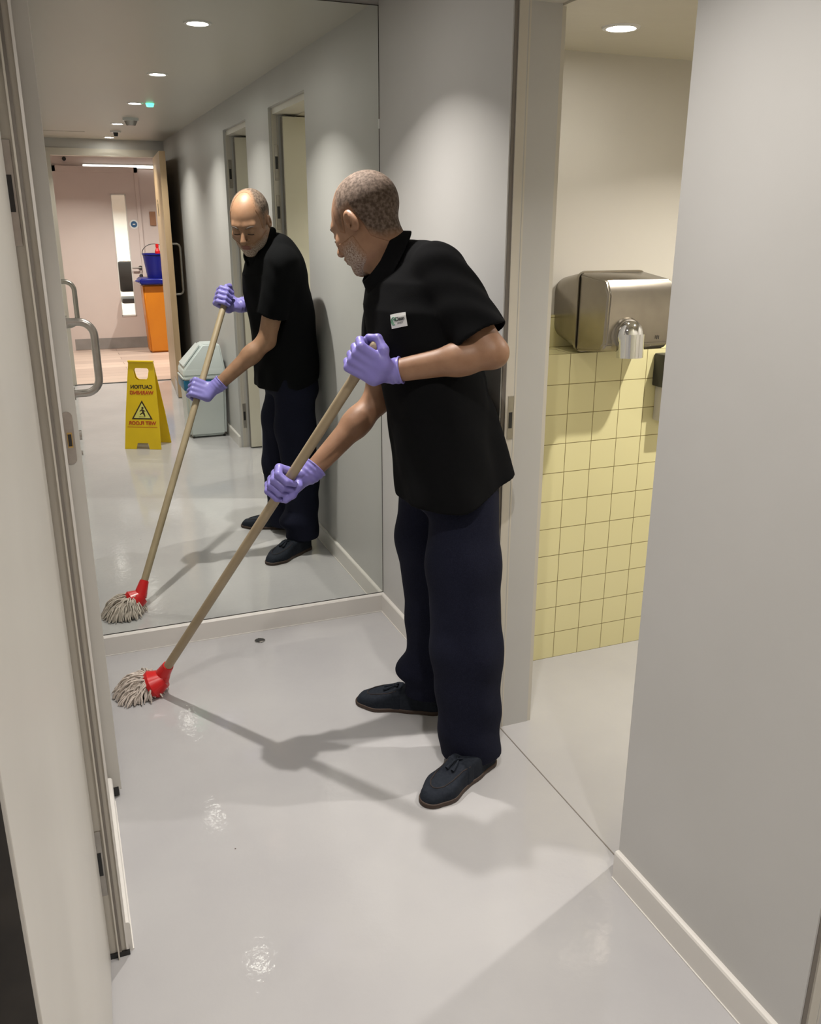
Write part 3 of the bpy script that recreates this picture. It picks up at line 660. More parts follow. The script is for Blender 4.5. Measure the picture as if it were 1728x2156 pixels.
# ================================================================== WET FLOOR SIGN
t = thing('wet_floor_sign', 'yellow folding wet floor warning sign standing mid-corridor', 'floor sign', (.48, -.10, 0))
def sign_panel(name, yb, sgn, xo):
    """board from foot y=yb leaning to the shared top; built in board plane then mapped"""
    W0, W1, H_ = .128, .088, .60; top_y = -.155
    bm_ = bmesh.new()
    outer = [(-W0, 0), (-.047, 0), (-.038, .042), (.038, .042), (.047, 0), (W0, 0), (W0 - .012, .24), (W1, H_ - .012), (W1 - .014, H_), (-W1 + .014, H_), (-W1, H_ - .012), (-W0 + .012, .24)]
    hole = [(-.040, .552), (.040, .552), (.050, .546), (.053, .534), (.046, .490), (.038, .478), (.026, .472), (-.026, .472), (-.038, .478), (-.046, .490), (-.053, .534), (-.050, .546)]
    vo = [bm_.verts.new((x_, 0, z_)) for x_, z_ in outer]; vh = [bm_.verts.new((x_, 0, z_)) for x_, z_ in hole]
    eo = [bm_.edges.new((vo[i], vo[(i + 1) % len(vo)])) for i in range(len(vo))]
    eh = [bm_.edges.new((vh[i], vh[(i + 1) % len(vh)])) for i in range(len(vh))]
    bmesh.ops.triangle_fill(bm_, edges=eo + eh, use_beauty=True)
    # drop faces inside the hand hole
    for f in list(bm_.faces):
        c_ = f.calc_center_median()
        if all(v in vh for v in f.verts): bm_.faces.remove(f)
    r_ = bmesh.ops.extrude_face_region(bm_, geom=bm_.faces[:])
    for v in [g for g in r_['geom'] if isinstance(g, bmesh.types.BMVert)]: v.co.y -= .006 * sgn
    bmesh.ops.recalc_face_normals(bm_, faces=bm_.faces)
    ht = math.sqrt(H_ ** 2 - (top_y - yb) ** 2)
    ty = Vector((0, (top_y - yb) / H_, ht / H_)); tx = Vector((1, 0, 0)); tn = ty.cross(tx) if False else tx.cross(ty)
    mt = Matrix((tx, -tn, ty)).transposed().to_4x4(); mt.translation = Vector((.468 + xo, yb, 0.001))
    # keep x right, local y along board normal, z up board
    bmesh.ops.transform(bm_, matrix=mt, verts=bm_.verts)
    m_ = MB(); m_._merge(bm_, Matrix.Translation((.468, yb, 0)) @ Matrix.Rotation(R(SROT), 4, 'Z') @ Matrix.Translation((-.468, -yb, 0)) if False else None)
    o_ = m_.build(name, M['yellow'], t)
    return mt, o_
SROT = 0
mtF, pf = sign_panel('front_board', -.05, 1, 0)
mtB, pb = sign_panel('rear_board', -.262, -1, 0)
def on_board(x_, z_, off=.0008): return mtF @ Vector((x_, off, z_))
ex = (mtF.to_3x3() @ Vector((1, 0, 0))); ez = (mtF.to_3x3() @ Vector((0, 0, 1)))
# printed matter faces +y (towards the mirror), so its reading direction is -x
text_mesh('caution_text', 'CAUTION', .034, M['print_dark'], t, on_board(0, .425, .001), -ex, ez, bold=.0012)
text_mesh('warning_text', 'WARNING', .034, M['print_red'], t, on_board(0, .385, .001), -ex, ez, bold=.0012)
text_mesh('wet_floor_text', 'WET FLOOR', .034, M['print_red'], t, on_board(0, .178, .001), -ex, ez, bold=.0012)
def board_poly(name, pts2, m_, off, par=t, thick=.0006):
    b_ = MB(); vs_ = [b_.bm.verts.new(on_board(x_, z_, off)) for x_, z_ in pts2]; b_.bm.faces.new(vs_)
    return b_.build(name, m_, par)
board_poly('warning_triangle', [(-.074, .205), (.074, .205), (0, .335)], M['print_dark'], .0010)
M['sign_pale'] = mat('sign_pale_yellow', (0.70, 0.66, 0.16), 0.4)
board_poly('triangle_field', [(-.058, .214), (.058, .214), (0, .317)], M['sign_pale'], .0016)
b_ = MB()
def blob(cx_, cz_, r, off, n=14): return [b_.bm.verts.new(on_board(cx_ + r * math.cos(2 * math.pi * k / n), cz_ + r * math.sin(2 * math.pi * k / n), off)) for k in range(n)]
b_.bm.faces.new(blob(.004, .283, .008, .0020))
for q in ([(-.004, .276), (.010, .272), (.018, .246), (.004, .242)], [(.018, .250), (.024, .226), (.017, .224), (.006, .244)], [(.006, .246), (-.014, .234), (-.016, .240), (.002, .254)], [(-.002, .274), (-.018, .262), (-.016, .257), (.002, .266)], [(.008, .272), (.024, .262), (.022, .257), (.010, .264)], [(-.024, .220), (.024, .220), (.020, .223), (-.020, .224)]):
    b_.bm.faces.new([b_.bm.verts.new(on_board(x_, z_, .0020)) for x_, z_ in q])
b_.build('slipping_figure', M['print_dark'], t)
board_poly('crease', [(-.105, .150), (.105, .150), (.105, .153), (-.105, .153)], M['print_red'], .0012)
MB().cyl((.468 - .088, -.152, .588), (.468 + .088, -.152, .588), .008, .008, 14).build('hinge_bar', M['yellow'], t, True)
t.location = (.493, -.044, 0); t.rotation_euler = (0, 0, R(26))

# ================================================================== MOP
t = thing('mop', 'string mop with red socket and beige pole held by the man', 'mop', (.19, 2.71, 0))
PA = Vector((.201, 2.701, .084)); PB = Vector((.693, 2.133, 1.117)); PD = (PB - PA).normalized()
TOPP = PA + PD * 1.385
MB().cyl(PA - PD * .01, TOPP, .0145, .0138, 20).sph(TOPP, .0138, u=16, v=8).build('pole', M['pole'], t, True)
MB().cyl(PA - PD * .028, PA + PD * .035, .026, .018, 20).build('socket', M['red'], t, True)
HC = Vector((.175, 2.712, .045))
b = MB()
ndir = Vector((-.55, .08, -.25)).normalized()
b.cyl(HC - ndir * .030, HC + ndir * .012, .030, .048, 22).cyl(HC + ndir * .012, HC + ndir * .026, .050, .044, 22).cyl(HC - ndir * .018, PA - PD * .012, .024, .025, 18)
b.build('socket_cup', M['red'], t, True)
b = MB()
ctr = Vector((.118, 2.738))
for k in range(330):
    a_ = random.uniform(-math.pi, math.pi); lay = random.random()
    rad = random.uniform(.070, .102) * (1 - .30 * lay)
    st = HC + ndir * .020 + Vector((random.uniform(-.016, .016), random.uniform(-.028, .028), random.uniform(-.02, .022)))
    ex_ = ctr + Vector((math.cos(a_) * rad, math.sin(a_) * rad * .98))
    if ex_.x < .03: ex_.x = .03 + random.random() * .006
    zmid = .028 + .055 * lay + random.uniform(0, .012)
    mid = Vector(((st.x + ex_.x) / 2, (st.y + ex_.y) / 2, zmid + .012)) + Vector((random.uniform(-.012, .012), random.uniform(-.012, .012), 0))
    p2 = Vector((ex_.x * .85 + ctr.x * .15, ex_.y * .85 + ctr.y * .15, zmid * .75))
    en = Vector((ex_.x, ex_.y, .003 + .02 * lay * random.random()))
    cps = [st, mid, p2, en]; P_ = []
    for i in range(9):
        u_ = i / 8; w0 = (1 - u_) ** 3; w1 = 3 * u_ * (1 - u_) ** 2; w2 = 3 * u_ * u_ * (1 - u_); w3 = u_ ** 3
        q = cps[0] * w0 + cps[1] * w1 + cps[2] * w2 + cps[3] * w3
        q += Vector((math.sin(u_ * 15 + k) * .0015, math.cos(u_ * 13 + k * 2) * .0015, 0)); q.z = max(q.z, .003); P_.append(q)
    b.tube(P_, [.0026] * 8 + [.0018], 5)
b.build('mop_yarn', M['yarn'], t, True)['kind'] = 'stuff'
#__PERSON__
HEAD_B, HEAD_P = -34, 28
# ================================================================== THE MAN
def V(*a): return np.array(a, float)
def rc(p, a, b, r0, r1=None):            # round cone
    r1 = r0 if r1 is None else r1
    a = np.asarray(a, float); b = np.asarray(b, float); ab = b - a
    t_ = np.clip(((p - a) @ ab) / (ab @ ab), 0, 1)
    return np.linalg.norm(p - a - t_[:, None] * ab, axis=1) - (r0 + (r1 - r0) * t_)
def ell(p, c, r, rot=None):
    q = p - np.asarray(c, float)
    if rot is not None: q = q @ rot      # columns of rot = axes
    r = np.asarray(r, float); k0 = np.linalg.norm(q / r, axis=1); k1 = np.linalg.norm(q / r ** 2, axis=1) + 1e-9
    return k0 * (k0 - 1) / k1
def smin(a, b, k):
    h_ = np.clip(.5 + .5 * (b - a) / k, 0, 1); return b + (a - b) * h_ - k * h_ * (1 - h_)
def smax(a, b, k): return -smin(-a, -b, k)
def chain(p, pts, rs, k=.01):
    d = None
    for i in range(len(pts) - 1):
        e = rc(p, pts[i], pts[i + 1], rs[i], rs[i + 1]); d = e if d is None else smin(d, e, k)
    return d
def loftz(p, zs, cx, cy_, a, b, ang):
    """elliptic sections along z; a = half depth along ang, b = half width"""
    z = p[:, 2]; X = np.interp(z, zs, cx); Y = np.interp(z, zs, cy_); A = np.interp(z, zs, a); B = np.interp(z, zs, b); T = np.radians(np.interp(z, zs, ang))
    dx, dy = p[:, 0] - X, p[:, 1] - Y; u = dx * np.cos(T) + dy * np.sin(T); v = -dx * np.sin(T) + dy * np.cos(T)
    k0 = np.sqrt((u / A) ** 2 + (v / B) ** 2) + 1e-9; k1 = np.sqrt((u / A ** 2) ** 2 + (v / B ** 2) ** 2) + 1e-9
    return k0 * (k0 - 1) / k1

def mesh_sdf(name, fn, lo, hi, h_, m, parent, smooth=True, dens=1.0):
    lo = np.asarray(lo, float); hi = np.asarray(hi, float); K = 4
    nb = np.ceil((hi - lo) / (h_ * K)).astype(int); n = nb * K + 1
    bc = np.stack(np.meshgrid(*[np.arange(k) for k in nb], indexing='ij'), -1).reshape(-1, 3)
    cen = lo + (bc + .5) * K * h_; dc = np.concatenate([fn(cen[i:i + 200000]) for i in range(0, len(cen), 200000)])
    G = np.empty(n, np.float32); B3 = dc.reshape(nb)
    G[:-1, :-1, :-1] = np.repeat(np.repeat(np.repeat(B3, K, 0), K, 1), K, 2); G[-1] = 1; G[:, -1] = 1; G[:, :, -1] = 1
    act = bc[np.abs(dc) < h_ * K * 1.35 * dens]
    off = np.stack(np.meshgrid(*[np.arange(K + 1)] * 3, indexing='ij'), -1).reshape(-1, 3)
    for i in range(0, len(act), 3000):
        ii = (act[i:i + 3000, None, :] * K + off[None]).reshape(-1, 3)
        G[ii[:, 0], ii[:, 1], ii[:, 2]] = fn(lo + ii * h_)
    I = G < 0
    c8 = [(i, j, k) for i in (0, 1) for j in (0, 1) for k in (0, 1)]
    sl = lambda i, n_: slice(i, n_ - 1 + i)
    sub = lambda A, c: A[sl(c[0], n[0]), sl(c[1], n[1]), sl(c[2], n[2])]
    any_ = np.zeros(n - 1, bool); all_ = np.ones(n - 1, bool)
    for c in c8: s = sub(I, c); any_ |= s; all_ &= s
    cells = np.argwhere(any_ & ~all_)
    idx = -np.ones(n - 1, np.int64); idx[tuple(cells.T)] = np.arange(len(cells))
    acc = np.zeros((len(cells), 3)); cnt = np.zeros(len(cells))
    vals = {c: G[cells[:, 0] + c[0], cells[:, 1] + c[1], cells[:, 2] + c[2]] for c in c8}
    for c in c8:
        for ax in range(3):
            if c[ax]: continue
            d_ = list(c); d_[ax] = 1; d_ = tuple(d_); a, b = vals[c], vals[d_]; x = (a < 0) != (b < 0)
            t_ = np.where(x, a / np.where(x, a - b, 1), 0); pt = np.tile(np.array(c, float), (len(cells), 1)); pt[:, ax] += t_
            acc[x] += pt[x]; cnt[x] += 1
    verts = lo + (cells + acc / cnt[:, None]) * h_
    faces = []
    for ax in range(3):
        u_, v_ = [(1, 2), (2, 0), (0, 1)][ax]
        A = np.take(I, range(n[ax] - 1), ax); Bb = np.take(I, range(1, n[ax]), ax)
        e = np.argwhere(A != Bb); e = e[(e[:, u_] > 0) & (e[:, v_] > 0) & (e[:, u_] < n[u_] - 1) & (e[:, v_] < n[v_] - 1)]
        q = []
        for du, dv in ((-1, -1), (0, -1), (0, 0), (-1, 0)):
            f = e.copy(); f[:, u_] += du; f[:, v_] += dv; q.append(idx[f[:, 0], f[:, 1], f[:, 2]])
        q = np.stack(q, 1); inside = A[e[:, 0], e[:, 1], e[:, 2]]; q = np.where(inside[:, None], q, q[:, ::-1])
        faces.append(q[(q >= 0).all(1)])
    faces = np.concatenate(faces)
    me = bpy.data.meshes.new(name); me.vertices.add(len(verts)); me.vertices.foreach_set('co', verts.astype(np.float32).ravel())
    me.loops.add(len(faces) * 4); me.loops.foreach_set('vertex_index', faces.astype(np.int32).ravel())
    me.polygons.add(len(faces)); me.polygons.foreach_set('loop_start', np.arange(0, len(faces) * 4, 4, dtype=np.int32))
    me.update(calc_edges=True); me.validate()
    if smooth: me.shade_smooth()
    me.materials.append(m); o_ = bpy.data.objects.new(name, me); COL.objects.link(o_)
    if parent: attach(o_, parent)
    return o_

def to_surf(fn, p, n=40):
    p = np.asarray(p, float).copy()
    def gr(p):
        e = 1e-4; q = np.array([p + V(e, 0, 0), p - V(e, 0, 0), p + V(0, e, 0), p - V(0, e, 0), p + V(0, 0, e), p - V(0, 0, e)]); v = fn(q)
        g_ = V(v[0] - v[1], v[2] - v[3], v[4] - v[5]); return g_ / (np.linalg.norm(g_) + 1e-12)
    for _ in range(n): p -= gr(p) * fn(p[None])[0] * .8
    return p, gr(p)
man = thing('person', 'older man in black polo shirt, navy trousers and violet gloves mopping the floor', 'person', (.97, 2.14, 0))

# ---- joints
HCN = V(.800, 2.328, 1.494)                    # head centre (between the ears)
th, ph = R(HEAD_B), R(HEAD_P)                  # bearing and downward tilt
Fv = V(math.sin(th) * math.cos(ph), math.cos(th) * math.cos(ph), -math.sin(ph))
Rv = V(math.cos(th), -math.sin(th), 0.0)
Uv = np.cross(Rv, Fv)
HM = np.stack([Rv, Fv, Uv], 1)                 # local axes as columns
def hl(p): return (p - HCN) @ HM
def hw(x, y, z): return HCN + HM @ V(x, y, z)
SL, EL, WL = V(.928, 2.125, 1.372), V(1.000, 1.962, 1.190), V(.796, 2.088, 1.138)
SR, ER, WR = V(.905, 2.425, 1.325), V(.836, 2.360, 1.010), V(.632, 2.327, .832)
NB = V(.882, 2.285, 1.395)

def head_sdf(p, ears=True):
    q = hl(p); qx = q.copy(); qx[:, 0] = np.abs(qx[:, 0])
    d = ell(q, (0, -.016, .040), (.0745, .097, .086))
    d = smin(d, ell(q, (0, .030, -.010), (.064, .066, .088)), .03)
    d = smin(d, ell(q, (0, .038, -.072), (.050, .048, .040)), .03)
    d = smin(d, ell(qx, (.040, .010, -.062), (.020, .040, .036)), .03)
    d = smin(d, ell(q, (0, .076, -.098), (.022, .016, .017)), .02)
    d = smin(d, rc(qx, (.012, .086, .026), (.040, .075, .025), .008), .020)
    d = smin(d, ell(qx, (.044, .064, -.022), (.020, .018, .018)), .02)
    # sockets, lids
    d = smax(d, -ell(qx, (.030, .100, .006), (.019, .018, .014)), .010)
    d = smin(d, ell(qx, (.031, .079, .003), (.0155, .012, .0125)), .003)
    d = smin(d, ell(qx, (.031, .087, -.010), (.014, .006, .004)), .006)
    # nose
    d = smin(d, rc(q, (0, .088, .016), (0, .115, -.026), .0075, .0110), .010)
    d = smin(d, ell(q, (0, .114, -.030), (.012, .0115, .0095)), .006)
    d = smin(d, ell(qx, (.0135, .102, -.033), (.008, .011, .008)), .005)
    d = smax(d, -ell(qx, (.007, .109, -.042), (.004, .006, .004)), .002)
    # mouth
    d = smin(d, ell(q, (0, .086, -.058), (.028, .014, .016)), .012)
    d = smin(d, ell(q, (0, .098, -.056), (.021, .006, .0048)), .004)
    d = smin(d, ell(q, (0, .096, -.066), (.019, .0065, .0056)), .004)
    d = smax(d, -ell(q, (0, .104, -.061), (.021, .008, .0012)), .002)
    # smile folds
    d = smax(d, -rc(qx, (.019, .104, -.032), (.031, .088, -.056), .0030), .006)
    if ears:
        Ra = R(16); er = np.array([[1, 0, 0], [0, math.cos(Ra), math.sin(Ra)], [0, -math.sin(Ra), math.cos(Ra)]])
        e = ell(qx, (.0775, -.010, .001), (.0085, .0185, .032), er)
        e = smax(e, -ell(qx, (.0885, -.006, .003), (.0100, .0115, .022), er), .002); e = smax(e, -ell(qx, (.080, -.001, -.006), (.008, .0045, .008), er), .002)
        e = smin(e, rc(qx, (.0835, -.012, .016), (.0835, -.014, -.010), .0028), .002)
        e = smin(e, ell(qx, (.078, .003, -.004), (.005, .005, .008)), .004)
        d = smin(d, e, .006)
    return d

def arm_sdf(p):
    d = smin(rc(p, SL, EL, .052, .037), rc(p, EL, EL + (WL - EL) * .35, .037, .041), .02)
    d = smin(d, rc(p, EL + (WL - EL) * .3, WL, .040, .0285), .02)
    e = smin(rc(p, SR, ER, .052, .038), rc(p, ER, ER + (WR - ER) * .35, .037, .039), .02)
    e = smin(e, rc(p, ER + (WR - ER) * .3, WR, .038, .0265), .02)
    return np.minimum(d, e)
TZ = [.72, .80, .90, 1.0, 1.10, 1.20, 1.28, 1.35, 1.40, 1.46]
TX = [.972, .966, .962, .955, .940, .918, .902, .897, .905, .900]
TY = [2.155, 2.165, 2.175, 2.190, 2.21, 2.235, 2.26, 2.275, 2.28, 2.285]
TA = [.118, .118, .122, .126, .126, .124, .118, .100, .075, .05]
TB = [.165, .165, .160, .160, .170, .182, .185, .170, .12, .07]
TG = [-8, -8, -8, -8, -7, -6, -5, -5, -5, -5]
def torso_sdf(p, grow=0.0):
    d = loftz(p, TZ, TX, TY, [a + grow for a in TA], [b + grow for b in TB], TG)
    return smax(smax(d, p[:, 2] - 1.43, .03), .80 - p[:, 2], .01)
def legs_core(p):
    a = chain(p, [(.985, 2.10, .84), (.972, 2.01, .48), (.992, 1.965, .11)], [.070, .052, .034], .02)
    b = chain(p, [(.97, 2.25, .84), (.965, 2.285, .46), (.968, 2.288, .11)], [.070, .052, .034], .02)
    return smin(a, b, .02)

# ---- hands
ST = np.array(PD)                               # up the pole
def hand_frame(g, wrist, back):
    g = np.asarray(g, float); s = ST / np.linalg.norm(ST)
    b = np.asarray(back, float); b = b - s * (b @ s); b /= np.linalg.norm(b)
    f = g - wrist; f = f - s * (f @ s) - b * (f @ b); f /= np.linalg.norm(f)
    return g, s, b, f
def hand_sdf(p, fr, wrist, thumb, grow=0.0):
    g, s, b, f = fr
    P = lambda ff, bb, ss: g + f * ff + b * bb + s * ss
    rp = .0145
    # palm: rounded slab on the back side of the pole
    d = None
    for ss, w_ in ((.034, .0125), (.012, .0132), (-.011, .0132), (-.033, .0118)):
        e = rc(p, P(.029, rp + .0125, ss), P(-.040, rp + .006, ss * .82), w_ + grow, w_ + .003 + grow)
        d = e if d is None else smin(d, e, .010)
    wd = smin(rc(p, P(-.040, rp + .004, .016), wrist, .020 + grow, .0255 + grow), rc(p, P(-.040, rp + .004, -.016), wrist, .020 + grow, .0255 + grow), .012)
    d = smin(d, wd, .018)
    # fingers wrapped round the pole
    L = ((.035, .0102, 1.0), (.0125, .0106, 1.07), (-.0100, .0102, 1.02), (-.0320, .0092, .92))
    for ss, r_, l_ in L:
        a0 = P(.029, rp + .0125, ss); a1 = P(.023 + .016 * l_, rp - .016, ss * 1.0 - .001); a2 = P(.017 * l_, -(rp + .0095), ss * .98 - .002); a3 = P(-.008, -(rp + .0100), ss * .96 - .003)
        e = chain(p, [a0, a1, a2, a3], [r_ * 1.12 + grow, r_ * 1.04 + grow, r_ + grow, r_ * .88 + grow], .004)
        d = smin(d, e, .0035)
    tb = chain(p, [P(*q) for q in thumb[0]], [r_ + grow for r_ in thumb[1]], .006)
    d = smin(d, tb, .005)
    return d
GL = np.array(PA) + ST * ((1.168 - PA.z) / PD.z)
GR = np.array(PA) + ST * ((.800 - PA.z) / PD.z)
FL = hand_frame(GL, WL, V(-.28, -.95, .10))
FR = hand_frame(GR, WR, V(-.10, .98, .25))
TL = ([(-.040, .020, .022), (-.022, .012, .052), (.004, -.006, .062), (.024, -.014, .048)], [.0175, .0135, .0112, .0096])
TR = ([(-.036, .014, .018), (-.030, -.012, .016), (-.018, -.030, -.004), (-.004, -.037, -.022)], [.0160, .0125, .0108, .0092])

def neck_sdf(p):
    nk = rc(p, hw(0, -.028, -.045), NB + V(-.012, 0, -.01), .055, .054)
    nk = smin(nk, rc(p, hw(0, .010, -.070), NB + V(-.035, .005, -.02), .040, .045), .03)
    return nk
def body_sdf(p):
    d = smin(head_sdf(p), neck_sdf(p), .022)
    d = smin(d, torso_sdf(p, -.022), .03)
    d = smin(d, legs_core(p), .03)
    d = smin(d, arm_sdf(p), .02)
    # hands under the gloves
    m_ = (p[:, 2] > .70) & (p[:, 2] < 1.30) & (p[:, 0] < .88)
    if m_.any():
        q = p[m_]; hh = smin(d[m_], np.minimum(hand_sdf(q, FL, WL, TL, -.0022), hand_sdf(q, FR, WR, TR, -.0022)), .006); d[m_] = hh
    return d
mesh_sdf('body', body_sdf, (.42, 1.86, .06), (1.18, 2.53, 1.70), .0034, M['skin'], man)

# ---- hair: cropped cap, bald forehead
bb = [HCN - .16, HCN + .16]
def fade(o_, fn):
    n_ = len(o_.data.vertices); c_ = np.empty(n_ * 3, np.float32); o_.data.vertices.foreach_get('co', c_)
    a_ = o_.data.attributes.new('fade', 'FLOAT', 'POINT'); a_.data.foreach_set('value', fn(c_.reshape(-1, 3).astype(float)).astype(np.float32))
def hair_reg(p):
    q = hl(p); ax_ = np.abs(q[:, 0])
    front = q[:, 1] - (.046 - .055 * np.clip(1 - (ax_ / .052) ** 2, 0, 1) * np.clip((q[:, 2]) / .06, 0, 1))
    low = np.interp(q[:, 1], [-.11, -.06, -.035, -.022, .015, .03, .05], [-.088, -.082, -.052, .024, .022, -.014, .002]) - q[:, 2]
    return smax(front, low, .004)
fade(mesh_sdf('hair', lambda p: np.maximum(smin(head_sdf(p, False), neck_sdf(p), .022) - .0018, hair_reg(p)), bb[0], bb[1], .0026, M['hair'], man), lambda p: np.clip(-hair_reg(p) / .032, 0, 1))
def beard_reg(p):
    q = hl(p); ax_ = np.abs(q[:, 0])
    top = q[:, 2] - np.interp(ax_, [0, .022, .03, .05, .08], [-.044, -.044, -.050, -.036, -.020])
    back = (.002 + .25 * (q[:, 2] + .06)) - q[:, 1]
    return smax(top, back, .004)
fade(mesh_sdf('beard', lambda p: np.maximum(np.maximum(head_sdf(p, False) - .0014, beard_reg(p)), np.maximum(-ell(hl(p), (0, .100, -.061), (.023, .02, .0105)), (-.112 - .45 * (.08 - hl(p)[:, 1])) - hl(p)[:, 2])), bb[0], bb[1], .0024, M['beard'], man), lambda p: np.clip(-beard_reg(p) / .028, 0, 1))
mesh_sdf('lips', lambda p: np.maximum(head_sdf(p, False) - .0007, np.minimum(ell(hl(p), (0, .100, -.0555), (.021, .012, .0052)), ell(hl(p), (0, .098, -.0665), (.019, .012, .0060)))), HCN - .14, HCN + .14, .0020, M['lip'], man)
def on_head(x, y, z, off):
    q, nn = to_surf(lambda p: head_sdf(p, False), hw(x, y, z), 14); return Vector(q + nn * off)
for sx_ in (-1, 1):
    b = MB(); b.tube([on_head(sx_ * (.031 + .0140 * math.cos(a_)), .092, -.0035 - .0035 * math.sin(a_), .0004) for a_ in [math.pi * k / 8 for k in range(9)]], .0017, 6)
    b.build('eyelashes', M['lash'], man, True)
    b = MB(); b.tube([on_head(sx_ * (.014 + .036 * k / 8), .095 - .012 * (k / 8) ** 2, .0215 + .0055 * math.sin(k / 8 * 2.4), .0004) for k in range(9)], [.0016, .0026, .0030, .0030, .0030, .0027, .0022, .0017, .0010], 6)
    b.build('eyebrow', M['brow'], man, True)
# ---- gloves with a rolled cuff
def glove(name, fr, wrist, elbow, thumb):
    wd = (elbow - wrist) / np.linalg.norm(elbow - wrist); ce = wrist + wd * .008
    def fn(p):
        d = hand_sdf(p, fr, wrist, thumb, .0)
        ring = (p - ce) @ wd
        cuff = rc(p, wrist - wd * .015, wrist + wd * .030, .0305, .0345)
        wr_ = .0010 * np.sin(((p - wrist) @ wd) * 420)
        d = smin(d, cuff + wr_, .012)
        d = smax(d, ring, .002)
        tor = np.sqrt((np.linalg.norm((p - ce) - ring[:, None] * wd, axis=1) - .0335) ** 2 + ring ** 2) - .0024
        return smin(d, tor, .003)
    c = (fr[0] + wrist) / 2
    return mesh_sdf(name, fn, c - .13, c + .13, .0021, M['glove'], man)
glove('left_glove', FL, WL, EL, TL)
glove('right_glove', FR, WR, ER, TR)

# ---- polo shirt
SU = (EL - SL) / np.linalg.norm(EL - SL) + V(.10, 0, -.35); SU /= np.linalg.norm(SU)
def shirt_solid(p):
    z = p[:, 2]
    d = loftz(p, TZ, TX, TY,
              [.138, .138, .138, .139, .141, .140, .130, .104, .070, .045],
              [.214, .208, .196, .186, .192, .200, .200, .180, .12, .070], TG)
    d = smax(d, z - 1.432, .03)
    # shoulders, back of the neck and sleeves
    d = smin(d, rc(p, SL + V(-.008, .03, .018), NB + V(.026, -.02, -.004), .062, .052), .035)
    d = smin(d, rc(p, SR + V(-.005, -.03, .02), NB + V(.026, .02, -.004), .062, .052), .035)
    d = smin(d, ell(p, (.935, 2.29, 1.30), (.085, .15, .12)), .05)
    sl = rc(p, SL, SL + (EL - SL) * 1.1 + V(0, 0, -.006), .070, .076); u = (EL - SL) / np.linalg.norm(EL - SL)
    sl = smax(sl, (p - (SL + (EL - SL) * .80)) @ SU, .004)
    sr = rc(p, SR, SR + (ER - SR) * .90, .068, .066); u2 = (ER - SR) / np.linalg.norm(ER - SR)
    sr = smax(sr, (p - (SR + (ER - SR) * .66)) @ u2, .004)
    d = smin(smin(d, sl, .022), sr, .022)
    # rear tail sticks out a little over the seat
    d = smin(d, rc(p, (1.05, 2.13, .98), (1.108, 2.052, .80), .045, .034), .05)
    # soft folds
    f_ = np.sin(p[:, 0] * 31 + p[:, 1] * 23 + z * 9) * np.sin(z * 14 + p[:, 1] * 17) * .0035
    f_ += np.sin(p[:, 1] * 60 - z * 30 + p[:, 0] * 20) * .0022 * np.clip((1.2 - z) * 3, 0, 1)
    f_ += np.sin((p[:, 0] * .6 + p[:, 1] * .7) * 95 + z * 60) * .0016 * np.clip((p[:, 2] - 1.05) * 4, 0, 1) * np.clip((np.abs(p[:, 1] - 2.27) - .12) * 20, 0, 1)
    return smax(d + f_, np.minimum(p[:, 0] - 1.099, p[:, 1] - 2.107), .005)
def hem_plane(p): return (.772 + .34 * np.clip(p[:, 0] - .93, 0, 1)) - p[:, 2]
NKD = hw(0, -.02, -.05) - NB; NKD /= np.linalg.norm(NKD)
CN = V(.842, 2.286, 1.388); CU = V(-.82, .20, .58); CU = CU / np.linalg.norm(CU)
def shirt_sdf(p):
    d = smax(shirt_solid(p), hem_plane(p), .004)
    inner = shirt_solid(p) + .008
    # hollow near hem, sleeve mouths and neck
    u = (EL - SL) / np.linalg.norm(EL - SL); u2 = (ER - SR) / np.linalg.norm(ER - SR)
    near = np.minimum(hem_plane(p) * -1 - .05, np.minimum(((SL + (EL - SL) * .62) - p) @ u, ((SR + (ER - SR) * .58) - p) @ u2) + 0)
    hs = np.maximum(inner, -(.05 + hem_plane(p)))      # close to the hem
    d = np.maximum(d, -hs)
    for S_, E_, uu, k in ((SL, EL, SU, .80), (SR, ER, u2, .66)):
        hol = np.maximum(rc(p, S_, S_ + (E_ - S_) * 1.1 + (V(0, 0, -.006) if k > .7 else 0), .062, .068 if k > .7 else .058), ((S_ + (E_ - S_) * (k - .10)) - p) @ uu)
        d = np.maximum(d, -hol)
    # neck opening
    q = p - CN; t_ = q @ CU; rho = np.linalg.norm(q - t_[:, None] * CU, axis=1)
    d = np.maximum(d, -np.maximum(rho - .066, -t_ - .02))
    return d
mesh_sdf('polo_shirt', shirt_sdf, (.66, 1.86, .70), (1.19, 2.56, 1.50), .0045, M['polo'], man)
# collar: standing band with a folded-over fall, open at the front
CF = V(-.56, .18, -.80); CF = CF - CU * (CF @ CU); CF /= np.linalg.norm(CF); CS = np.cross(CU, CF)
def collar_sdf(p):
    q = p - CN; t_ = q @ CU; x_ = q @ CF; y_ = q @ CS
    rho = np.sqrt((x_ * .93) ** 2 + (y_ * 1.02) ** 2); phi = np.arctan2(y_, x_)
    lift = -.004 - .008 * np.cos(phi)
    s_ = t_ - lift
    stand = smax(np.abs(rho - (.0700 - .10 * s_)) - .0028, np.abs(s_ - .012) - .020, .002)
    fall = smax(np.abs(rho - (.0735 - .62 * (s_ - .032))) - .0030, np.abs(s_ - .013) - (.021 + .010 * np.clip(np.cos(phi), 0, 1)), .002)
    d = smin(stand, fall, .004)
    gap = (np.abs(phi) - .16 - .9 * np.clip(.020 - s_, 0, .1) * 6)      # open v at the front
    return np.maximum(d, -gap * .07)
mesh_sdf('collar', collar_sdf, CN - .15, CN + .15, .0026, M['polo'], man)

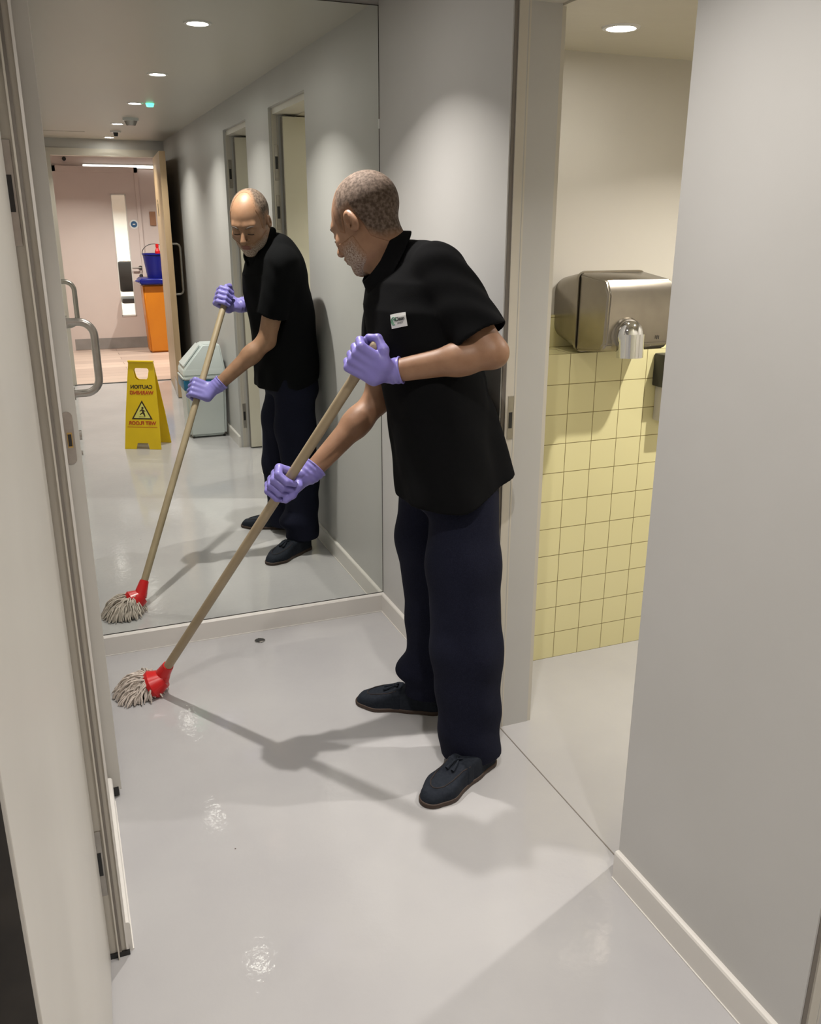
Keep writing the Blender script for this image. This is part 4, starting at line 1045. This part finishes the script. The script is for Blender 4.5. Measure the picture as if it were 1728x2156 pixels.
# chest patch
pc, pn = to_surf(shirt_solid, (.758, 2.075, 1.282))
px_ = np.cross(V(0, 0, 1), pn); px_ /= np.linalg.norm(px_); pz_ = np.cross(pn, px_); px_, pz_ = px_ * math.cos(R(13)) + pz_ * math.sin(R(13)), pz_ * math.cos(R(13)) - px_ * math.sin(R(13))
def patch_pt(u, v, off):
    q, nn = to_surf(shirt_solid, pc + px_ * u + pz_ * v, 12); return Vector(q + pn * off)
def patch(name, u0, u1, v0, v1, m_, off, par):
    b_ = MB(); nu, nv_ = 6, 4
    g_ = [[b_.bm.verts.new(patch_pt(u0 + (u1 - u0) * i / nu, v0 + (v1 - v0) * j / nv_, off)) for j in range(nv_ + 1)] for i in range(nu + 1)]
    for i in range(nu):
        for j in range(nv_): b_.bm.faces.new((g_[i][j], g_[i + 1][j], g_[i + 1][j + 1], g_[i][j + 1]))
    r_ = bmesh.ops.extrude_face_region(b_.bm, geom=b_.bm.faces[:])
    for v_ in [g for g in r_['geom'] if isinstance(g, bmesh.types.BMVert)]: v_.co += Vector(pn) * .0008
    bmesh.ops.recalc_face_normals(b_.bm, faces=b_.bm.faces)
    return b_.build(name, m_, par)
pt_ = patch('chest_patch', -.025, .025, -.018, .018, M['patch'], .0015, man)
b_ = MB(); b_.tube([patch_pt(-.014 + .0085 * math.cos(a_), .0095 * math.sin(a_), .0030) for a_ in [2 * math.pi * k / 20 for k in range(17)]], .0011, 6)
b_.tube([patch_pt(-.014 + .004 * math.cos(a_), .005 * math.sin(a_), .0030) for a_ in [2 * math.pi * k / 12 for k in range(10)]], .0011, 6)
b_.build('patch_emblem', M['patch_green'], pt_, True)
text_mesh('patch_text', 'Clean', .0135, M['patch_dark'], pt_, patch_pt(.007, .003, .0046), px_, pz_, .0003, .0003)
text_mesh('patch_small_text', 'services', .0055, M['patch_grey'], pt_, patch_pt(.007, -.006, .0046), px_, pz_, .0003, .0001)

# ---- trousers
def leg_cloth(p, pts, rs):
    d = chain(p, pts, rs, .03); z = p[:, 2]
    f_ = np.sin(z * 46 + p[:, 0] * 22 + p[:, 1] * 9) * .0032 * np.clip((.42 - z) * 4, 0, 1) + np.sin(p[:, 0] * 50 + p[:, 1] * 40) * .0015
    return d + f_
LL = [(.990, 2.085, .82), (.972, 2.045, .60), (.966, 1.998, .36), (.982, 1.982, -.04)]
LR = [(.975, 2.275, .82), (.965, 2.285, .60), (.985, 2.290, .34), (.975, 2.295, -.02)]
def trousers_sdf(p):
    z = p[:, 2]
    a = leg_cloth(p, LL, [.092, .102, .097, .084]); b2_ = leg_cloth(p, LR, [.092, .092, .078, .077])
    b2_ = smin(b2_, ell(p, (.950, 2.295, .155), (.082, .072, .045)), .03)
    cutL = (.036 + .02 * (p[:, 0] - .98)) - z; cutR = .070 - z
    a = smax(a, cutL, .003); b2_ = smax(b2_, cutR, .003)
    # mouths
    a = np.maximum(a, -np.maximum(rc(p, (.985, 1.98, -.1), (.982, 1.985, .2), .066, .066), z - .10))
    b2_ = np.maximum(b2_, -np.maximum(rc(p, (.975, 2.295, -.1), (.972, 2.295, .2), .060), z - .11))
    d = smin(a, b2_, .012)
    hip = loftz(p, [.70, .80, .90, 1.0], [.985, .978, .970, .960], [2.175, 2.175, 2.18, 2.19], [.118, .118, .112, .105], [.175, .172, .16, .15], [-8] * 4)
    hip = smax(smax(hip, z - .94, .01), .74 - z, .03)
    return smin(d, hip, .03)
mesh_sdf('trousers', trousers_sdf, (.82, 1.84, .03), (1.16, 2.46, .98), .0045, M['trouser'], man)

# ---- shoes: tasselled loafers
def shoe(name, toe, heel, z0=0.0):
    toe = Vector((toe[0], toe[1], 0)); heel = Vector((heel[0], heel[1], 0)); f = (toe - heel).normalized(); s = Vector((-f.y, f.x, 0)); Ln = (toe - heel).length
    FM = np.array([[s.x, s.y, 0], [f.x, f.y, 0], [0, 0, 1]]).T; o0 = np.array((heel.x, heel.y, z0))
    loc = lambda p: (p - o0) @ FM
    yw = [0, .03, .10, .17, .23, .27, Ln]; ww = [.026, .035, .036, .047, .046, .034, .010]
    def width(y): return np.interp(y, yw, ww)
    def outline(q, g=0):
        y = q[:, 1]; d1 = np.abs(q[:, 0]) - width(np.clip(y, 0, Ln)) - g
        a = np.array([(0, .034, .034 + g), (0, Ln * .55, .036 + g), (0, Ln - .048, .046 + g)])
        d = rc2(q[:, :2], (0, .036), (0, .11), .035 + g, .0345 + g); d = smin(d, rc2(q[:, :2], (0, .11), (0, Ln - .075), .0345 + g, .047 + g), .02); d = smin(d, rc2(q[:, :2], (0, Ln - .075), (0, Ln - .036), .046 + g, .035 + g), .02)
        return d
    def rc2(p, a, b, r0, r1):
        a = np.array(a, float); b = np.array(b, float); ab = b - a; t_ = np.clip(((p - a) @ ab) / (ab @ ab), 0, 1); return np.linalg.norm(p - a - t_[:, None] * ab, axis=1) - (r0 + (r1 - r0) * t_)
    def sole(p):
        q = loc(p); return smax(outline(q, .002), np.abs(q[:, 2] - .0070) - .0070, .003)
    def upper(p):
        q = loc(p); y, z = q[:, 1], q[:, 2]
        ht = np.interp(y, [0, .02, .07, .11, .16, .21, Ln - .02, Ln], [.072, .078, .072, .078, .070, .052, .036, .024])
        d = smax(outline(q, -.001), z - ht, .022); d = smax(d, .010 - z, .002)
        # moccasin seam ridge and saddle strap
        rim_ = np.abs(rc2(q[:, :2], (0, .15), (0, Ln - .070), .024, .030)) - .0022
        ridge = np.maximum(rim_, np.abs(z - ht) - .010); d = np.where((y > .12), smin(d, np.maximum(ridge, z - ht - .001), .004), d)
        strap = np.maximum(np.abs(y - .150) - .012, d - .0022); d = np.minimum(d, strap)
        mouth = ell(q, (0, .062, .095), (.029, .052, .055)); d = smax(d, -mouth, .004)
        return d
    c = np.array(((toe + heel) / 2)) + V(0, 0, .05 + z0)
    o_ = mesh_sdf(name, upper, c - V(.19, .19, .06), c + V(.19, .19, .06), .0028, M['suede'], man)
    mesh_sdf('sole', sole, c - V(.19, .19, .06), c + V(.19, .19, .06), .0028, M['sole'], o_)
    def W(x, y, z): return Vector(o0) + s * x + f * y + Vector((0, 0, z))
    b_ = MB()
    for k in (-1, 1): b_.tube([W(0, .158, .075), W(k * .006, .170, .074), W(k * .009, .186, .066), W(k * .010, .197, .062)], [.0022, .0028, .0045, .0058], 8)
    b_.tube([W(-.008, .150, .078), W(0, .162, .078), W(.008, .150, .078)], .0035, 8)
    b_.build('tassel', M['suede'], o_, True)
    b_ = MB(); U_ = [(-.024, .150), (-.027, .175), (-.030, Ln - .085), (-.024, Ln - .055), (-.012, Ln - .040), (0, Ln - .036), (.012, Ln - .040), (.024, Ln - .055), (.030, Ln - .085), (.027, .175), (.024, .150)]
    pp = []
    for x_, y_ in U_:
        q0 = np.array(W(x_, y_, .055)); q1, n1 = to_surf(upper, q0, 14); pp.append(Vector(q1 + n1 * .0004))
    b_.tube(pp, .0015, 6); b_.build('seam', M['lash'], o_, True)
    return o_
shoe('left_shoe', (.772, 1.838), (1.045, 1.975))
shoe('right_shoe', (.775, 2.425), (1.018, 2.263))
